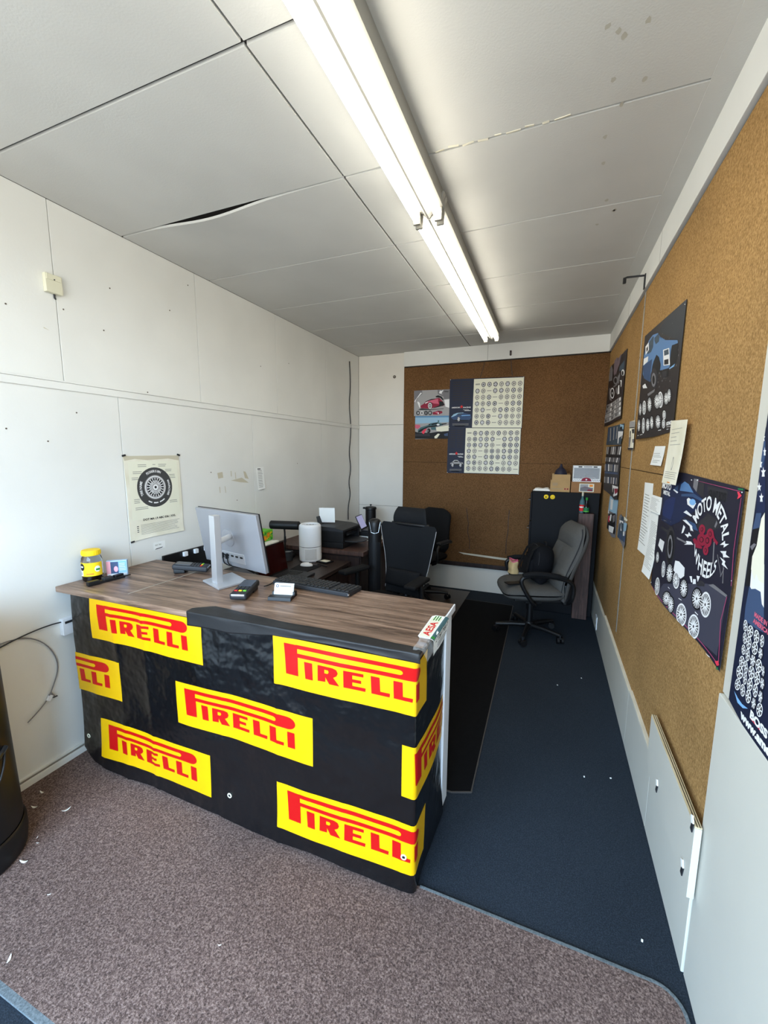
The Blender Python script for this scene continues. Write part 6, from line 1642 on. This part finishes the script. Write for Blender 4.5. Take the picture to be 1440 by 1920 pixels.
s_ = Sheet(lambda a, b, o: (a, -.0803 - o, b), eps=.0002, thick=0); s_.base([(-.058, .010), (.070, .010), (.070, .088), (-.058, .088)], 'cream'); s_.rect('mid', 1, -.05, .016, .062, .05); s_.rect('grey', 1, -.05, .05, .02, .082); s_.poly('wine', 2, [(.01, .02), (.06, .02), (.05, .035), (.02, .034)]); s_.poly('mauve', 2, [(-.04, .05), (-.01, .062), (.03, .054), (.06, .046), (.03, .044)]); s_.rect('orange', 2, .03, .06, .06, .08); s_.build('label_print', t)
t = thing('toy_box', 'white window box with a toy car inside, on the brown storage box', 'box', (2.578, 4.50, KZ + .1045))
mb = MB()
for a, b in (((-.120, -.065, 0), (.120, -.060, .030)), ((-.120, -.065, .132), (.120, -.060, .155)), ((-.120, -.065, .030), (-.113, -.060, .132)), ((.113, -.065, .030), (.120, -.060, .132)), ((-.120, .060, 0), (.120, .065, .155)), ((-.120, -.06, 0), (-.117, .06, .155)), ((.117, -.06, 0), (.120, .06, .155)), ((-.117, -.06, 0), (.117, .06, .003)), ((-.117, -.06, .152), (.117, .06, .155))): mb.span(a, b, 'white_paper')
mb.span((-.116, .055, .004), (.116, .0595, .151), 'mid'); mb.build('carton', t)
s_ = Sheet(lambda a, b, o: (a, -.0653 - o, b), eps=.0002, thick=0); s_.rect('lt', 0, -.118, .002, .118, .029)
s_.poly('wine', 2, [(-.045 + .0, .006)] + [(.045 * math.cos(PI - PI * i / 12), .006 + .036 * math.sin(PI - PI * i / 12)) for i in range(13)]); s_.disc('lt', 3, 0, .022, .008, 10)
for i in range(24):
    x = -.112 + i * .0097
    if abs(x) > .048: s_.rect('ink', 1, x, .010 + .006 * (i % 2), x + .0048, .016 + .006 * (i % 2))
s_.build('printed_band', t)
s_ = Sheet(lambda a, b, o: (a, -.0653 - o, b), eps=.0002, thick=0); s_.rect('lt', 0, -.118, .134, .118, .153); s_.rect('ink', 1, -.075, .138, -.042, .149); s_.rect('ink', 1, .055, .138, .088, .149); s_.rect('ink', 2, -.03, .141, .045, .147); s_.build('printed_header', t)
mb = MB(); mb.span((-.1125, -.0595, .031), (.1125, -.0590, .131), 'film'); mb.build('clear_window', t)
t2 = thing('toy_car', 'small grey toy car inside the window box', 'toy', (2.600, 4.50, KZ + .1085))
mb = MB(); mb.box((0, 0, .028), (.13, .06, .026), 'grey', bev=.006); mb.box((.005, 0, .05), (.06, .052, .024), 'mid', bev=.006); mb.box((-.02, 0, .062), (.004, .05, .03), 'grey', ry=-.4); mb.build('body', t2)
for x in (-.04, .04):
    for y in (-.028, .028): mb = MB(); mb.cyl((x, y - .006, .015), (x, y + .006, .015), .0145, 'rub', seg=18); mb.build('wheel', t2)
t = thing('wooden_stand', 'narrow upright wood-grain cabinet in front of the black filing cabinet', 'cabinet', (2.592, 4.350, 0))
mb = MB(); mb.span((-.066, -.045, .004), (.064, .042, 1.046), 'wood_tower', bev=.003); mb.build('case', t)
mb = MB(); mb.span((-.060, -.0475, .05), (.058, -.0452, 1.03), 'wood_tower', bev=.001); mb.build('door', t)
BZ = 1.0465
t = thing('bottle', 'tall bottle with red label and pale neck on the wooden stand', 'bottle', (2.553, 4.366, BZ))
mb = MB(); mb.lathe([(0, 0), (.022, 0), (.0235, .004), (.0235, .095), (.020, .115), (.010, .140), (.0085, .165), (0, .165)], 'teal', 24); mb.build('body', t)
mb = MB(); mb.lathe([(.0240, .018), (.0240, .078)], 'red', 24, caps=False); mb.lathe([(.0241, .05), (.0241, .062)], 'lt', 24, caps=False); mb.build('label_wrap', t)
mb = MB(); mb.lathe([(.0095, .160), (.0095, .196), (.007, .200), (0, .200)], 'stain', 18, caps=False); mb.build('cap', t)
t = thing('bottle', 'short dark green bottle with green label on the wooden stand', 'bottle', (2.588, 4.332, BZ))
mb = MB(); mb.lathe([(0, 0), (.023, 0), (.025, .004), (.025, .055), (.018, .075), (.0095, .095), (.0085, .14), (0, .14)], 'black_gloss', 24); mb.build('body', t)
mb = MB(); mb.lathe([(.0255, .012), (.0255, .056)], 'green', 24, caps=False); mb.lathe([(.0257, .018), (.0257, .024)], 'lime', 24, caps=False); mb.build('label_wrap', t)
mb = MB(); mb.lathe([(.0098, .125), (.0098, .150), (0, .152)], 'leaf', 16, caps=False); mb.build('cap', t)

# ================================================================== NEAR LEFT: BIN AND SCRAPS
t = thing('waste_bin', 'tall black plastic bin at the left edge, against the left wall', 'bin', (.213, .70, .0085))
mb = MB(); mb.lathe([(0, .0), (.190, .0), (.196, .006), (.202, .06), (.200, .105), (.193, .115)], 'black', 64, caps=False); mb.build('foot_rim', t)
mb = MB(); mb.lathe([(.190, .116), (.192, .125), (.183, .50), (.176, .86), (.178, .875), (.172, .88), (.170, .86), (.18, .14), (0, .125)], 'black', 64, caps=False); mb.build('body', t)
mb = MB(); mb.lathe([(.180, .876), (.186, .885), (.184, .925), (.150, .965), (.08, .985), (0, .99)], 'black', 64, caps=False); mb.build('lid', t)
gz_ = math.atan2(-.2, 1)
pts = [((.190) * math.cos(a), .190 * math.sin(a), z) for a, z in ((.62, .47), (.45, .455), (.25, .42), (.05, .39), (-.15, .38))]
mb = MB(); mb.tube(pts, .010, 'black_gloss', smooth=2); mb.build('handle', t)
mb = MB(); mb.tube([((.187) * math.cos(a), .187 * math.sin(a), z) for a, z in ((.62, .46), (.55, .40), (.35, .34), (.1, .31), (-.15, .30))], .004, 'charcoal', smooth=2); mb.build('moulded_line', t)
random.seed(31)
mb0 = None
spots = [(.114, 1.03, .028), (.175, .966, .030), (.323, 1.011, .034), (.355, .878, .012), (.384, .864, .012), (.425, .795, .034), (.65, .755, .012), (.75, .585, .026), (1.337, .864, .012)]
where = ['palest shred of white paper nearest the left wall on the brown carpet', 'curled white paper shred close beside the black bin base', 'lone white paper shred right of the bin, nearest the banner', 'tiny white fleck, upper of two beside the bin foot', 'tiny white fleck, lower of two beside the bin foot', 'white paper shred in front of the bin foot', 'tiny white fleck on open carpet left of the photo middle', 'white shred near the carpet edge in the lower left corner', 'tiny white fleck on the brown carpet below the banner']
for (x, y, L), lab in zip(spots, where):
    mb = MB(); rz = random.uniform(0, 3)
    def sh(u, v, L=L): return Matrix.Rotation(rz, 3, 'Z') @ Vector((L * (u - .5), L * .28 * (v - .5) * (1 - (2 * u - 1) ** 2 * .8), .001 + L * .22 * (2 * u - 1) ** 2)) + Vector((x, y, .0085))
    mb.grid(sh, 8, 3, 'white_paper'); o = mb.build('paper_scrap'); tag(o, lab, 'paper scrap', 'paper scraps on the carpet'); m_ = o.modifiers.new('thick', 'SOLIDIFY'); m_.thickness = .0006
for (x, y), lab in zip([(2.382, 2.962), (2.544, 3.126), (2.617, 2.151), (2.495, 2.112), (2.622, 1.402)], ['white speck on the navy carpet, left of the two in front of the grey chair', 'white speck on the navy carpet, right of the two in front of the grey chair', 'white speck on the navy carpet nearest the right baseboard joint', 'white speck on the navy carpet left of the one by the baseboard joint', 'white speck on the navy carpet nearest the plywood board']):
    mb = MB(); mb.box((x, y, .003), (.008, .006, .004), 'white_paper', rz=random.random() * 3, bev=.001); tag(mb.build('lint_speck'), lab, 'lint', 'white specks on the navy carpet')
